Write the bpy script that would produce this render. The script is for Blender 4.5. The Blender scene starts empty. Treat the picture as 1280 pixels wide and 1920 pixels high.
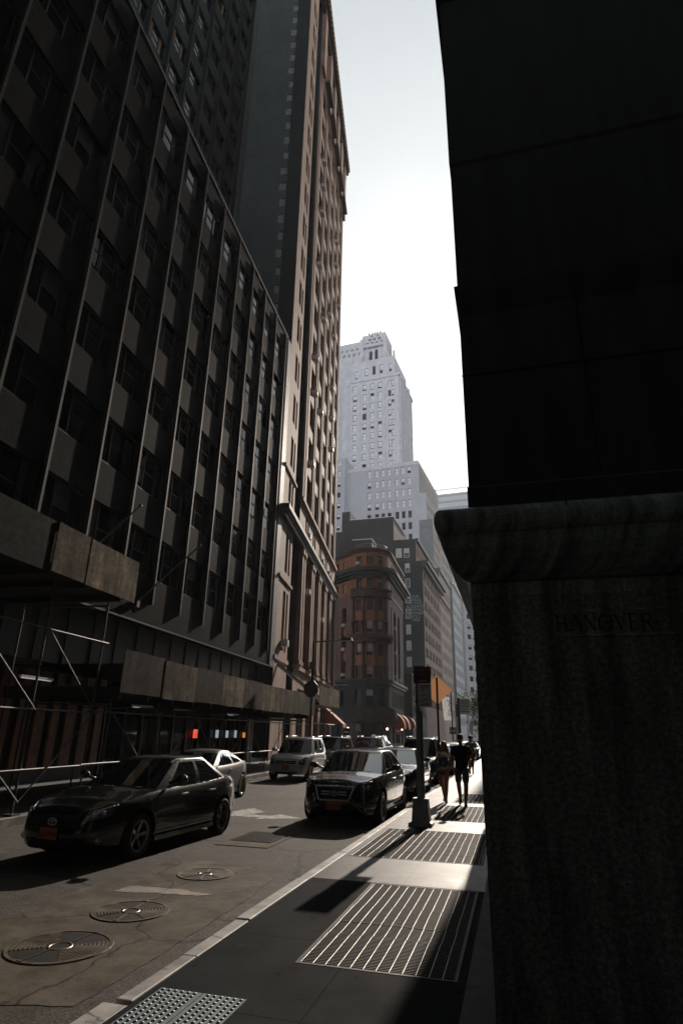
import bpy, bmesh, math, random
from mathutils import Vector, Matrix, noise
R=math.radians
S=bpy.context.scene
COL=S.collection
# ---------------------------------------------------------------- camera, world, sun, exposure
CAMZ=1.90
def make_camera():
    th=R(20.3448); roll=R(1.14196); az=R(-15.63988)
    F=Vector((math.sin(az)*math.cos(th),math.cos(az)*math.cos(th),math.sin(th)))
    R0=Vector((math.cos(az),-math.sin(az),0)); U0=R0.cross(F)
    Rt=R0*math.cos(roll)+U0*math.sin(roll); U=-R0*math.sin(roll)+U0*math.cos(roll)
    cd=bpy.data.cameras.new('camera'); c=bpy.data.objects.new('camera',cd); COL.objects.link(c)
    m=Matrix((Rt,U,-F)).transposed().to_4x4(); m.translation=Vector((0,0,CAMZ)); c.matrix_world=m
    cd.sensor_fit='VERTICAL'; cd.sensor_height=36; cd.sensor_width=24; cd.lens=20.931
    cd.clip_start=0.05; cd.clip_end=4000
    S.camera=c
make_camera()
SUN_EL=25.5; SUN_AZ=2.7          # azimuth clockwise from +Y
w=bpy.data.worlds.new('World'); S.world=w; w.use_nodes=True
nt=w.node_tree; bg=nt.nodes['Background']; sky=nt.nodes.new('ShaderNodeTexSky'); sky.sky_type='NISHITA'
sky.sun_disc=False; sky.sun_elevation=R(SUN_EL); sky.sun_rotation=R(SUN_AZ); sky.air_density=1.0; sky.dust_density=1.0; sky.ozone_density=1.0
hs_=nt.nodes.new('ShaderNodeHueSaturation'); hs_.inputs['Saturation'].default_value=.22; nt.links.new(sky.outputs[0],hs_.inputs['Color'])
nt.links.new(hs_.outputs[0],bg.inputs[0]); bg.inputs[1].default_value=0.05
# bright thin cloud veil around the sun
tc_=nt.nodes.new('ShaderNodeTexCoord'); dt=nt.nodes.new('ShaderNodeVectorMath'); dt.operation='DOT_PRODUCT'; nt.links.new(tc_.outputs['Generated'],dt.inputs[0])
dt.inputs[1].default_value=(math.sin(R(SUN_AZ))*math.cos(R(SUN_EL)),math.cos(R(SUN_AZ))*math.cos(R(SUN_EL)),math.sin(R(SUN_EL)))
nz=nt.nodes.new('ShaderNodeTexNoise'); nz.inputs['Scale'].default_value=2.2; nz.inputs['Detail'].default_value=5; nt.links.new(tc_.outputs['Generated'],nz.inputs['Vector'])
ma=nt.nodes.new('ShaderNodeMath'); ma.operation='MULTIPLY_ADD'; nt.links.new(nz.outputs['Fac'],ma.inputs[0]); ma.inputs[1].default_value=.14; nt.links.new(dt.outputs['Value'],ma.inputs[2])
rp=nt.nodes.new('ShaderNodeValToRGB'); e_=rp.color_ramp.elements
for p_,c_ in ((.0,(.012,.018,.020)),(.60,(.016,.023,.025)),(.70,(.05,.06,.062)),(.755,(.22,.245,.25)),(.80,(.53,.57,.58)),(.90,(.70,.73,.73)),(1.0,(.78,.80,.80))):
    q_=e_.new(p_); q_.color=(*c_,1)
e_.remove(e_[0]); e_.remove(e_[-1])
m8=nt.nodes.new('ShaderNodeMath'); m8.operation='MULTIPLY_ADD'; m8.inputs[1].default_value=1; m8.inputs[2].default_value=-.07; nt.links.new(ma.outputs[0],m8.inputs[0])
nt.links.new(m8.outputs[0],rp.inputs[0]); bg2=nt.nodes.new('ShaderNodeBackground'); nt.links.new(rp.outputs[0],bg2.inputs[0]); bg2.inputs[1].default_value=1.0
sx_=nt.nodes.new('ShaderNodeSeparateXYZ'); nt.links.new(tc_.outputs['Generated'],sx_.inputs[0]); rz_=nt.nodes.new('ShaderNodeValToRGB'); nt.links.new(sx_.outputs[2],rz_.inputs[0])
rz_.color_ramp.elements[0].color=(.95,1.0,1.08,1); rz_.color_ramp.elements[0].position=.02; rz_.color_ramp.elements[1].color=(0,0,0,1); rz_.color_ramp.elements[1].position=.7
mq=nt.nodes.new('ShaderNodeMix'); mq.data_type='RGBA'; mq.blend_type='LIGHTEN'; mq.inputs[0].default_value=1; nt.links.new(rp.outputs[0],mq.inputs[6]); my_=nt.nodes.new('ShaderNodeMapRange'); my_.inputs[1].default_value=.25; my_.inputs[2].default_value=-.6; nt.links.new(sx_.outputs[1],my_.inputs[0])
m9=nt.nodes.new('ShaderNodeMix'); m9.data_type='RGBA'; m9.inputs[6].default_value=(0,0,0,1); nt.links.new(my_.outputs[0],m9.inputs[0]); nt.links.new(rz_.outputs[0],m9.inputs[7]); nt.links.new(m9.outputs[2],mq.inputs[7]); nt.links.new(mq.outputs[2],bg2.inputs[0])
ad_=nt.nodes.new('ShaderNodeAddShader'); nt.links.new(bg.outputs[0],ad_.inputs[0]); nt.links.new(bg2.outputs[0],ad_.inputs[1]); nt.links.new(ad_.outputs[0],nt.nodes['World Output'].inputs['Surface'])
sd=bpy.data.lights.new('sun','SUN'); so=bpy.data.objects.new('sun',sd); COL.objects.link(so)
sd.energy=5.0; sd.angle=R(0.6); sd.color=(1.0,0.87,0.74)
sv=Vector((math.sin(R(SUN_AZ))*math.cos(R(SUN_EL)),math.cos(R(SUN_AZ))*math.cos(R(SUN_EL)),math.sin(R(SUN_EL))))
so.rotation_euler=sv.to_track_quat('Z','Y').to_euler(); so.location=(0,0,200)
S.view_settings.view_transform='Standard'; S.view_settings.look='None'; S.view_settings.exposure=0.0; S.view_settings.gamma=1
S.view_settings.use_curve_mapping=False
# ---------------------------------------------------------------- helpers
rnd=random.Random(7)
def tag(o,label=None,cat=None,group=None,kind=None):
    if label: o['label']=label
    if cat: o['category']=cat
    if group: o['group']=group
    if kind: o['kind']=kind
    return o
def empty(name,loc=(0,0,0),rz=0,label=None,cat=None,group=None):
    o=bpy.data.objects.new(name,None); COL.objects.link(o); o.location=loc; o.rotation_euler=(0,0,rz); o.empty_display_size=.3
    return tag(o,label,cat,group)
class MB:
    def __init__(s): s.v=[]; s.f=[]; s.m=[]; s.sm=[]
    def add(s,vs,fs,m=0,smooth=False):
        b=len(s.v); s.v+= [tuple(v) for v in vs]
        for f in fs: s.f.append([b+i for i in f]); s.m.append(m); s.sm.append(smooth)
    def quad(s,a,b,c,d,m=0): s.add([a,b,c,d],[(0,1,2,3)],m)
    def box(s,x0,y0,z0,x1,y1,z1,m=0):
        s.add([(x0,y0,z0),(x1,y0,z0),(x1,y1,z0),(x0,y1,z0),(x0,y0,z1),(x1,y0,z1),(x1,y1,z1),(x0,y1,z1)],
              [(0,3,2,1),(4,5,6,7),(0,1,5,4),(1,2,6,5),(2,3,7,6),(3,0,4,7)],m)
    def frustum(s,cx,cy,z0,z1,a0,b0,a1,b1,m=0):
        s.add([(cx-a0,cy-b0,z0),(cx+a0,cy-b0,z0),(cx+a0,cy+b0,z0),(cx-a0,cy+b0,z0),(cx-a1,cy-b1,z1),(cx+a1,cy-b1,z1),(cx+a1,cy+b1,z1),(cx-a1,cy+b1,z1)],
              [(0,3,2,1),(4,5,6,7),(0,1,5,4),(1,2,6,5),(2,3,7,6),(3,0,4,7)],m)
    def tube(s,p,q,r,n=8,m=0,r2=None,caps=True):
        p=Vector(p); q=Vector(q); d=(q-p); 
        if d.length<1e-6: return
        d.normalize(); a=d.orthogonal().normalized(); b=d.cross(a); r2=r if r2 is None else r2
        vs=[]
        for k in range(n):
            t=2*math.pi*k/n; o=a*math.cos(t)+b*math.sin(t); vs.append(p+o*r)
        for k in range(n):
            t=2*math.pi*k/n; o=a*math.cos(t)+b*math.sin(t); vs.append(q+o*r2)
        fs=[(k,(k+1)%n,n+(k+1)%n,n+k) for k in range(n)]
        s.add(vs,fs,m,True)
        if caps:
            s.add(vs[:n],[tuple(range(n))[::-1]],m); s.add(vs[n:],[tuple(range(n))],m)
    def path(s,pts,r,n=8,m=0):
        for a,b in zip(pts[:-1],pts[1:]): s.tube(a,b,r,n,m)
    def prism(s,pts,z0,z1,m=0):
        n=len(pts); vs=[(x,y,z0) for x,y in pts]+[(x,y,z1) for x,y in pts]
        s.add(vs,[tuple(range(n))[::-1],tuple(range(n,2*n))]+[(i,(i+1)%n,n+(i+1)%n,n+i) for i in range(n)],m)
    def lathe(s,prof,cx=0,cy=0,n=24,m=0,smooth=True):
        vs=[]; 
        for r,z in prof:
            for k in range(n): t=2*math.pi*k/n; vs.append((cx+r*math.cos(t),cy+r*math.sin(t),z))
        fs=[]
        for j in range(len(prof)-1):
            for k in range(n): fs.append((j*n+k,j*n+(k+1)%n,(j+1)*n+(k+1)%n,(j+1)*n+k))
        s.add(vs,fs,m,smooth)
    def sphere(s,c,r,n=10,m=0,sz=1.0):
        prof=[(max(1e-4,r*math.sin(math.pi*i/n)),-r*sz*math.cos(math.pi*i/n)) for i in range(n+1)]
        b=MB(); b.lathe(prof,0,0,n*2,m); s.add([(x+c[0],y+c[1],z+c[2]) for x,y,z in b.v],b.f,m,True)
    def xf(s,mat):
        s.v=[tuple(mat@Vector(v)) for v in s.v]; return s
    def merge(s,o,mat=None):
        b=len(s.v); s.v+=[tuple(mat@Vector(v)) if mat else v for v in o.v]
        for f,m,sm in zip(o.f,o.m,o.sm): s.f.append([b+i for i in f]); s.m.append(m); s.sm.append(sm)
    def mesh(s,name,mats):
        me=bpy.data.meshes.new(name); me.from_pydata(s.v,[],s.f)
        for m in (mats if isinstance(mats,(list,tuple)) else [mats]): me.materials.append(m)
        me.polygons.foreach_set('material_index',s.m); me.polygons.foreach_set('use_smooth',s.sm); me.update()
        return me
    def build(s,name,mats,parent=None,weld=False,bevel=0):
        me=s.mesh(name,mats)
        if weld:
            bm=bmesh.new(); bm.from_mesh(me); bmesh.ops.remove_doubles(bm,verts=bm.verts,dist=1e-4); bm.to_mesh(me); bm.free()
        o=bpy.data.objects.new(name,me); COL.objects.link(o); o.parent=parent
        if bevel:
            b=o.modifiers.new('bevel','BEVEL'); b.width=bevel; b.segments=2; b.limit_method='ANGLE'
        return o
def inst(me,name,parent,loc=(0,0,0),rz=0):
    o=bpy.data.objects.new(name,me); COL.objects.link(o); o.parent=parent; o.location=loc; o.rotation_euler=(0,0,rz); return o
def copy_tree(o,parent=None):
    c=o.copy(); COL.objects.link(c); c.parent=parent
    for ch in list(o.children): copy_tree(ch,c)
    return c
# ---------------------------------------------------------------- materials
def newmat(name):
    m=bpy.data.materials.new(name); m.use_nodes=True; nt=m.node_tree; return m,nt,nt.nodes['Principled BSDF']
def coords(nt,facade=False):
    tc=nt.nodes.new('ShaderNodeTexCoord')
    if not facade: return tc.outputs['Object']
    sp=nt.nodes.new('ShaderNodeSeparateXYZ'); nt.links.new(tc.outputs['Object'],sp.inputs[0])
    ad=nt.nodes.new('ShaderNodeMath'); ad.operation='ADD'; nt.links.new(sp.outputs[0],ad.inputs[0]); nt.links.new(sp.outputs[1],ad.inputs[1])
    cb=nt.nodes.new('ShaderNodeCombineXYZ'); nt.links.new(ad.outputs[0],cb.inputs[0]); nt.links.new(sp.outputs[2],cb.inputs[1])
    return cb.outputs[0]
def noisen(nt,vec,scale,detail=4,rough=.6,scalevec=None):
    if scalevec:
        mp=nt.nodes.new('ShaderNodeMapping'); mp.inputs['Scale'].default_value=scalevec; nt.links.new(vec,mp.inputs[0]); vec=mp.outputs[0]
    n=nt.nodes.new('ShaderNodeTexNoise'); n.inputs['Scale'].default_value=scale; n.inputs['Detail'].default_value=detail; n.inputs['Roughness'].default_value=rough
    nt.links.new(vec,n.inputs['Vector']); return n.outputs['Fac']
def ramp(nt,fac,stops):
    r=nt.nodes.new('ShaderNodeValToRGB'); e=r.color_ramp.elements
    while len(e)<len(stops): e.new(.5)
    for i,(p,c) in enumerate(stops): e[i].position=p; e[i].color=(c[0],c[1],c[2],1) if not isinstance(c,(int,float)) else (c,c,c,1)
    nt.links.new(fac,r.inputs[0]); return r.outputs[0]
def mixc(nt,a,b,fac,mode='MIX'):
    m=nt.nodes.new('ShaderNodeMix'); m.data_type='RGBA'; m.blend_type=mode
    def put(i,v):
        if hasattr(v,'links'): nt.links.new(v,m.inputs[i])
        elif isinstance(v,(tuple,list)): m.inputs[i].default_value=(v[0],v[1],v[2],1)
        else: m.inputs[i].default_value=v
    put(0,fac); put(6,a); put(7,b); return m.outputs[2]
def bumpn(nt,bs,h,strength=.3,dist=.02):
    b=nt.nodes.new('ShaderNodeBump'); b.inputs['Strength'].default_value=strength; b.inputs['Distance'].default_value=dist
    nt.links.new(h,b.inputs['Height']); nt.links.new(b.outputs[0],bs.inputs['Normal'])
def sc(c,k): return tuple(min(1,x*k) for x in c)
def mat(name,col,rough=.6,metal=0,spec=.5,var=.25,scale=2.0,bump=.0,bscale=60,coat=0,streak=0,emit=0,rvar=0):
    m,nt,bs=newmat(name); v=coords(nt)
    if var or streak:
        n=noisen(nt,v,scale,6)
        c=ramp(nt,n,[(.34,sc(col,1-var)),(.66,sc(col,1+var))])
        if var>.1: c=mixc(nt,c,ramp(nt,noisen(nt,v,scale*9,5,.75),[(.36,1-var*.8),(.64,1+var*.6)]),1.0,'MULTIPLY')
        if streak:
            n2=noisen(nt,v,1.2,4,.6,(3,3,.25)); d=ramp(nt,n2,[(.4,1-streak),(.65,1.0)]); c=mixc(nt,c,d,1.0,'MULTIPLY')
        nt.links.new(c,bs.inputs['Base Color'])
    else: bs.inputs['Base Color'].default_value=(*col,1)
    bs.inputs['Roughness'].default_value=rough; bs.inputs['Metallic'].default_value=metal; bs.inputs['Specular IOR Level'].default_value=spec
    if rvar:
        rn=noisen(nt,v,scale*3,5); rr=nt.nodes.new('ShaderNodeMapRange'); nt.links.new(rn,rr.inputs[0])
        rr.inputs[3].default_value=max(0,rough-rvar); rr.inputs[4].default_value=rough+rvar; nt.links.new(rr.outputs[0],bs.inputs['Roughness'])
    bs.inputs['Coat Weight'].default_value=coat; bs.inputs['Coat Roughness'].default_value=.03
    if emit: bs.inputs['Emission Color'].default_value=(*col,1); bs.inputs['Emission Strength'].default_value=emit
    if bump: bumpn(nt,bs,noisen(nt,v,bscale,6),bump,.01)
    return m
def brick(name,c1,c2,mortar,bw=.22,bh=.07,mort=.012,rough=.75,big=.25,bump=.4,facade=True,spec=.5):
    m,nt,bs=newmat(name); v=coords(nt,facade)
    b=nt.nodes.new('ShaderNodeTexBrick'); b.inputs['Scale'].default_value=1; b.inputs['Brick Width'].default_value=bw; b.inputs['Row Height'].default_value=bh
    b.inputs['Mortar Size'].default_value=mort; b.inputs['Color1'].default_value=(*c1,1); b.inputs['Color2'].default_value=(*c2,1); b.inputs['Mortar'].default_value=(*mortar,1)
    b.inputs['Bias'].default_value=0; nt.links.new(v,b.inputs['Vector'])
    n=noisen(nt,v,.35,5,.6,(1,.5,1)); d=ramp(nt,n,[(.3,1-big),(.7,1+0*big)])
    c=mixc(nt,b.outputs['Color'],d,1.0,'MULTIPLY')
    n3=noisen(nt,v,9,5,.7,(1,1.6,1)); d3=ramp(nt,n3,[(.3,1-big*.8),(.7,1.0)]); c=mixc(nt,c,d3,1.0,'MULTIPLY')
    nt.links.new(c,bs.inputs['Base Color']); bs.inputs['Roughness'].default_value=rough; bs.inputs['Specular IOR Level'].default_value=spec
    if bump:
        iv=nt.nodes.new('ShaderNodeMath'); iv.operation='SUBTRACT'; iv.inputs[0].default_value=1; nt.links.new(b.outputs['Fac'],iv.inputs[1]); bumpn(nt,bs,iv.outputs[0],bump,.01)
    return m
GLASS=mat('window_glass',(.005,.008,.009),.08,0,.10,.0)
GLASS2=mat('old_window_glass',(.010,.014,.016),.15,0,.15,.0)
BLIND=mat('window_blind',(.55,.56,.56),.7,0,.3,.12,3)
BLINDW=mat('warm_window_blind',(.50,.30,.13),.7,0,.3,.25,2)
DARKM=mat('dark_metal',(.011,.012,.013),.45,.6,.5,.2)
BLACK=mat('black_void',(.006,.006,.006),.9,0,.1,.0)
STEEL=mat('galvanised_steel',(.33,.33,.32),.45,.8,.5,.25,12,rvar=.1)
WHITEP=mat('white_paint',(.75,.75,.74),.5,0,.5,.1,5)
# ---------------------------------------------------------------- path-based facades
class Line:
    "straight local facade path: along +X at y=y0, outward normal -Y (or rotated)"
    def __init__(s,o=(0,0),d=(1,0)):
        s.o=Vector(o); s.d=Vector(d).normalized(); s.n=Vector((s.d.y,-s.d.x))
    def at(s,t,off=0): p=s.o+s.d*t+s.n*off; return p.x,p.y
    def ang(s,t): return math.atan2(s.d.y,s.d.x)
    def cuts(s,a,b): return []
class RoundCorner:
    "wall, arc, wall: s<0 left wall, 0..L arc, >L right wall"
    def __init__(s,c,r,a0,a1):
        s.c=Vector(c); s.r=r; s.a0=a0; s.a1=a1; s.L=r*(a1-a0)
    def frame(s,t):
        if t<0:
            n=Vector((math.cos(s.a0),math.sin(s.a0))); d=Vector((-n.y,n.x)); return s.c+n*s.r+d*t,n,d
        if t>s.L:
            n=Vector((math.cos(s.a1),math.sin(s.a1))); d=Vector((-n.y,n.x)); return s.c+n*s.r+d*(t-s.L),n,d
        a=s.a0+t/s.r; n=Vector((math.cos(a),math.sin(a))); return s.c+n*s.r,n,Vector((-n.y,n.x))
    def at(s,t,off=0): p,n,d=s.frame(t); p=p+n*off; return p.x,p.y
    def ang(s,t): d=s.frame(t)[2]; return math.atan2(d.y,d.x)
    def cuts(s,a,b):
        k=16; return [s.L*i/k for i in range(k+1) if a<s.L*i/k<b]
def wall(mb,P,s0,s1,z0,z1,holes,depth=.25,off=0,m=0,mr=None,back=None,mback=1):
    xs={s0,s1}; zs={z0,z1}
    for c in P.cuts(s0,s1): xs.add(c)
    for h in holes:
        for x in h[:2]: xs.add(min(max(x,s0),s1))
        for z in h[2:4]: zs.add(min(max(z,z0),z1))
    xs=sorted(xs); zs=sorted(zs)
    xs=[x for i,x in enumerate(xs) if i==0 or x-xs[i-1]>1e-5]; zs=[z for i,z in enumerate(zs) if i==0 or z-zs[i-1]>1e-5]
    n=len(xs); base=len(mb.v)
    for z in zs:
        for x in xs: px,py=P.at(x,off); mb.v.append((px,py,z))
    mr=m if mr is None else mr
    for j in range(len(zs)-1):
        zc=(zs[j]+zs[j+1])/2
        hz=[h for h in holes if h[2]<zc<h[3]]
        for i in range(n-1):
            xc=(xs[i]+xs[i+1])/2
            if any(h[0]<xc<h[1] for h in hz): continue
            b=base+j*n+i; mb.f.append([b,b+1,b+n+1,b+n]); mb.m.append(m); mb.sm.append(False)
    for h in holes:
        a,b,c,d=h[:4]; dd=h[4] if len(h)>4 else depth
        A=P.at(a,off); B=P.at(b,off); A2=P.at(a,off-dd); B2=P.at(b,off-dd)
        q=lambda p,z:(p[0],p[1],z)
        mb.quad(q(A,c),q(A2,c),q(A2,d),q(A,d),mr); mb.quad(q(B,d),q(B2,d),q(B2,c),q(B,c),mr)
        mb.quad(q(A,c),q(B,c),q(B2,c),q(A2,c),mr); mb.quad(q(A2,d),q(B2,d),q(B,d),q(A,d),mr)
        if back: mb.quad(q(A2,c),q(B2,c),q(B2,d),q(A2,d),mback)
def sweep(mb,P,s0,s1,prof,m=0,step=None):
    ts=[s0]+P.cuts(s0,s1)+[s1]; k=len(prof)
    base=len(mb.v)
    for t in ts:
        for o,z in prof: x,y=P.at(t,o); mb.v.append((x,y,z))
    for i in range(len(ts)-1):
        for j in range(k):
            a=base+i*k+j; b=base+i*k+(j+1)%k; mb.f.append([a,b,b+k,a+k]); mb.m.append(m); mb.sm.append(False)
    mb.f.append([base+j for j in range(k)][::-1]); mb.m.append(m); mb.sm.append(False)
    e=base+(len(ts)-1)*k; mb.f.append([e+j for j in range(k)]); mb.m.append(m); mb.sm.append(False)
def rectprof(o0,o1,z0,z1): return [(o0,z0),(o1,z0),(o1,z1),(o0,z1)]
def win_mesh(name,w,h,mats,style='dh',blind=0.0,fr=.06,split=1,seed=0):
    "window unit, centre-bottom origin, outward -Y. mats=[frame,glass,blind]"
    b=MB(); x0=-w/2; 
    b.box(x0,-.03,0,x0+fr,.05,h); b.box(-x0-fr,-.03,0,-x0,.05,h); b.box(x0+fr,-.03,0,-x0-fr,.05,fr); b.box(x0+fr,-.03,h-fr,-x0-fr,.05,h)
    if style=='dh': b.box(x0+fr,-.02,h*.5-fr*.4,-x0-fr,.04,h*.5+fr*.4)
    if style=='slide': b.box(-fr*.5,-.02,fr,fr*.5,.04,h-fr); b.box(x0+fr,-.015,h*.28,-x0-fr,.035,h*.28+fr*.6)
    for i in range(1,split):
        xx=x0+w*i/split; b.box(xx-fr*.5,-.025,fr,xx+fr*.5,.045,h-fr)
    if style=='grid':
        for i in range(1,3): xx=x0+w*i/3; b.box(xx-.02,-.01,fr,xx+.02,.03,h-fr)
        for i in (1,2,3): b.box(x0+fr,-.012,h*i/4-.02,-x0-fr,.03,h*i/4+.02)
    zb=h*(1-blind) if blind>0 else h
    g0=fr; g1=h-fr
    if blind>0:
        zb=max(g0,h-blind*h)
        b.quad((x0+fr,.012,zb),(-x0-fr,.012,zb),(-x0-fr,.012,g1),(x0+fr,.012,g1),2)
        if zb>g0+.02: b.quad((x0+fr,.015,g0),(-x0-fr,.015,g0),(-x0-fr,.015,zb),(x0+fr,.015,zb),1)
    elif blind<0:   # shade on the lower sash
        zt=h*(-blind)
        b.quad((x0+fr,.012,g0),(-x0-fr,.012,g0),(-x0-fr,.012,zt),(x0+fr,.012,zt),2)
        b.quad((x0+fr,.015,zt),(-x0-fr,.015,zt),(-x0-fr,.015,g1),(x0+fr,.015,g1),1)
    else: b.quad((x0+fr,.015,g0),(-x0-fr,.015,g0),(-x0-fr,.015,g1),(x0+fr,.015,g1),1)
    return b.mesh(name,mats)
def put_windows(parent,P,holes,variants,depth,off=0,limit=100,name='window',rs=1,stuffname='windows'):
    "one object per opening (largest first up to limit); the rest one stuff mesh"
    r=random.Random(rs)
    for i,h in enumerate(holes):
        v=r.choice(variants); s=(h[0]+h[1])/2; x,y=P.at(s,off-depth+.06)
        if i<limit: inst(v,name,parent,(x,y,h[2]),P.ang(s))
        else:
            if i==limit: mb=MB(); mats=list(v.materials)
            M_=Matrix.Translation((x,y,h[2]))@Matrix.Rotation(P.ang(s),4,'Z')
            mb.add([M_@q.co for q in v.vertices],[tuple(p.vertices) for p in v.polygons])
            k=len(v.polygons)
            mb.m[-k:]=[p.material_index for p in v.polygons]
    if len(holes)>limit:
        o=mb.build(stuffname,mats,parent); o['kind']='stuff'
def arch_fill(mb,P,a,b,zs,zt,off,depth,m=0,n=10):
    "solid spandrels turning the top of a rectangular hole (a..b, up to zt) into a half-round arch springing at zs"
    c=(a+b)/2; r=(b-a)/2; H=zt-zs
    pts=[(c-r*math.cos(math.pi*i/n), zs+H*.98*math.sin(math.pi*i/n)) for i in range(n+1)]
    for i in range(n):
        (x0,z0),(x1,z1)=pts[i],pts[i+1]
        A=P.at(x0,off); B=P.at(x1,off); A2=P.at(x0,off-depth); B2=P.at(x1,off-depth)
        mb.quad((*A,z0),(*B,z1),(*B,zt),(*A,zt),m); mb.quad((*A,z0),(*A2,z0),(*B2,z1),(*B,z1),m)
# ---------------------------------------------------------------- ground, road, pavements
def asphalt(name,base,patch=.25,rough=.8):
    m,nt,bs=newmat(name); v=coords(nt)
    n=noisen(nt,v,.5,6); n2=noisen(nt,v,42,5,.9); n3=noisen(nt,v,5,7,.75)
    c=ramp(nt,n,[(.3,sc(base,1-patch)),(.7,sc(base,1+patch))])
    c=mixc(nt,c,ramp(nt,n2,[(.38,.25),(.52,1.0),(.62,3.0)]),1.0,'MULTIPLY'); c=mixc(nt,c,ramp(nt,n3,[(.36,.6),(.66,1.25)]),1.0,'MULTIPLY')
    c=cracks(nt,v,c,.22,.006); nt.links.new(c,bs.inputs['Base Color']); bs.inputs['Roughness'].default_value=rough
    b=nt.nodes.new('ShaderNodeBump'); b.inputs['Strength'].default_value=.9; b.inputs['Distance'].default_value=.012
    mx=nt.nodes.new('ShaderNodeMath'); mx.operation='MULTIPLY_ADD'; nt.links.new(n2,mx.inputs[0]); mx.inputs[1].default_value=.6; nt.links.new(n3,mx.inputs[2])
    nt.links.new(mx.outputs[0],b.inputs['Height']); nt.links.new(b.outputs[0],bs.inputs['Normal']); return m
def cracks(nt,v,c,scale=.33,wid=.012):
    n=nt.nodes.new('ShaderNodeTexNoise'); n.inputs['Scale'].default_value=2.5; n.inputs['Detail'].default_value=7; nt.links.new(v,n.inputs['Vector'])
    a=nt.nodes.new('ShaderNodeMix'); a.data_type='RGBA'; a.blend_type='ADD'; a.inputs[0].default_value=.35; nt.links.new(v,a.inputs[6]); nt.links.new(n.outputs['Color'],a.inputs[7])
    vo=nt.nodes.new('ShaderNodeTexVoronoi'); vo.feature='DISTANCE_TO_EDGE'; vo.inputs['Scale'].default_value=scale; nt.links.new(a.outputs[2],vo.inputs['Vector'])
    return mixc(nt,c,ramp(nt,vo.outputs['Distance'],[(0,.12),(wid*.6,.3),(wid,1.0)]),1.0,'MULTIPLY')
def concrete(name,base,bw=1.35,bh=1.55,joint=True,rough=.62,spots=True,seed=0):
    m,nt,bs=newmat(name); v=coords(nt)
    n=noisen(nt,v,.9,7,.65); c=ramp(nt,n,[(.3,sc(base,.72)),(.7,sc(base,1.25))])
    n2=noisen(nt,v,90,3,.8); c=mixc(nt,c,ramp(nt,n2,[(.35,.75),(.65,1.2)]),1.0,'MULTIPLY')
    if spots:
        n3=noisen(nt,v,5.5,2,.5); c=mixc(nt,c,ramp(nt,n3,[(.28,.45),(.34,1.0),(.76,1.0),(.79,1.5)]),1.0,'MULTIPLY')
    h=n2
    if joint:
        b=nt.nodes.new('ShaderNodeTexBrick'); b.offset=0; b.inputs['Scale'].default_value=1; b.inputs['Brick Width'].default_value=bw; b.inputs['Row Height'].default_value=bh
        b.inputs['Mortar Size'].default_value=.008; b.inputs['Color1'].default_value=(1,1,1,1); b.inputs['Color2'].default_value=(.78,.8,.82,1); b.inputs['Mortar'].default_value=(.25,.25,.25,1)
        mp=nt.nodes.new('ShaderNodeMapping'); mp.inputs['Location'].default_value=(.12,.15+seed,0); nt.links.new(v,mp.inputs[0]); nt.links.new(mp.outputs[0],b.inputs['Vector'])
        c=mixc(nt,c,b.outputs['Color'],1.0,'MULTIPLY')
    if not joint: c=mixc(nt,cracks(nt,v,c,.4,.005),ramp(nt,noisen(nt,v,2.2,7,.7),[(.38,.55),(.62,1.2)]),1.0,'MULTIPLY')
    nt.links.new(c,bs.inputs['Base Color']); bs.inputs['Roughness'].default_value=rough
    n4=noisen(nt,v,2.3,6); rr=nt.nodes.new('ShaderNodeMapRange'); nt.links.new(n4,rr.inputs[0]); rr.inputs[3].default_value=rough-.17; rr.inputs[4].default_value=rough+.15; nt.links.new(rr.outputs[0],bs.inputs['Roughness'])
    bumpn(nt,bs,h,.35,.006); return m
ASPH=asphalt('asphalt',(.060,.052,.044),.4); ASPH2=asphalt('old_asphalt',(.06,.06,.06),.3,.85)
NEARF=concrete('shaded_near_flags',(.021,.0235,.025),rough=.8)  # near flags darkened in colour to stand for shade lying over them
CONC=concrete('sidewalk_concrete',(.040,.040,.039),rough=.5); CONCL=concrete('utility_concrete',(.105,.088,.068),joint=False,rough=.75)
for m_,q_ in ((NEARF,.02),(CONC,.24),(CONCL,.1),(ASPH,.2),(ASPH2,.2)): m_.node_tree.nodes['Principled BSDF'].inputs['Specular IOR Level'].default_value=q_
KERB=concrete('kerb_stone',(.30,.285,.27),joint=False,rough=.6); CONC2=concrete('far_sidewalk_concrete',(.14,.14,.14),seed=.4)
g=MB(); g.add([(-500,-60,-.02),(300,-60,-.02),(300,900,-.02),(-500,900,-.02)],[(0,1,2,3)]); tag(g.build('ground',ASPH2),kind='structure')
LX=lambda y:-9.3-.0577*y         # left kerb line
g=MB(); g.add([(LX(-12),-12,0),(-2.8,-12,0),(-2.8,420,0),(-13,420,0),(-14.5,130,0),(-14.0,92,0),(-24,70,0),(-16.5,70,0),(LX(38),38,0)],[(0,1,2,3,4,5,6,7,8)])
tag(g.build('road',ASPH),kind='structure')
HOLES=[(-1.86,-.55,5.48,8.38),(-2.58,-.58,9.97,12.97),(-1.92,-.72,14.5,17.6),(-1.8,-.75,18.4,21.2)]
TACT=(-2.60,-1.93,3.75,4.72)
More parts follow.
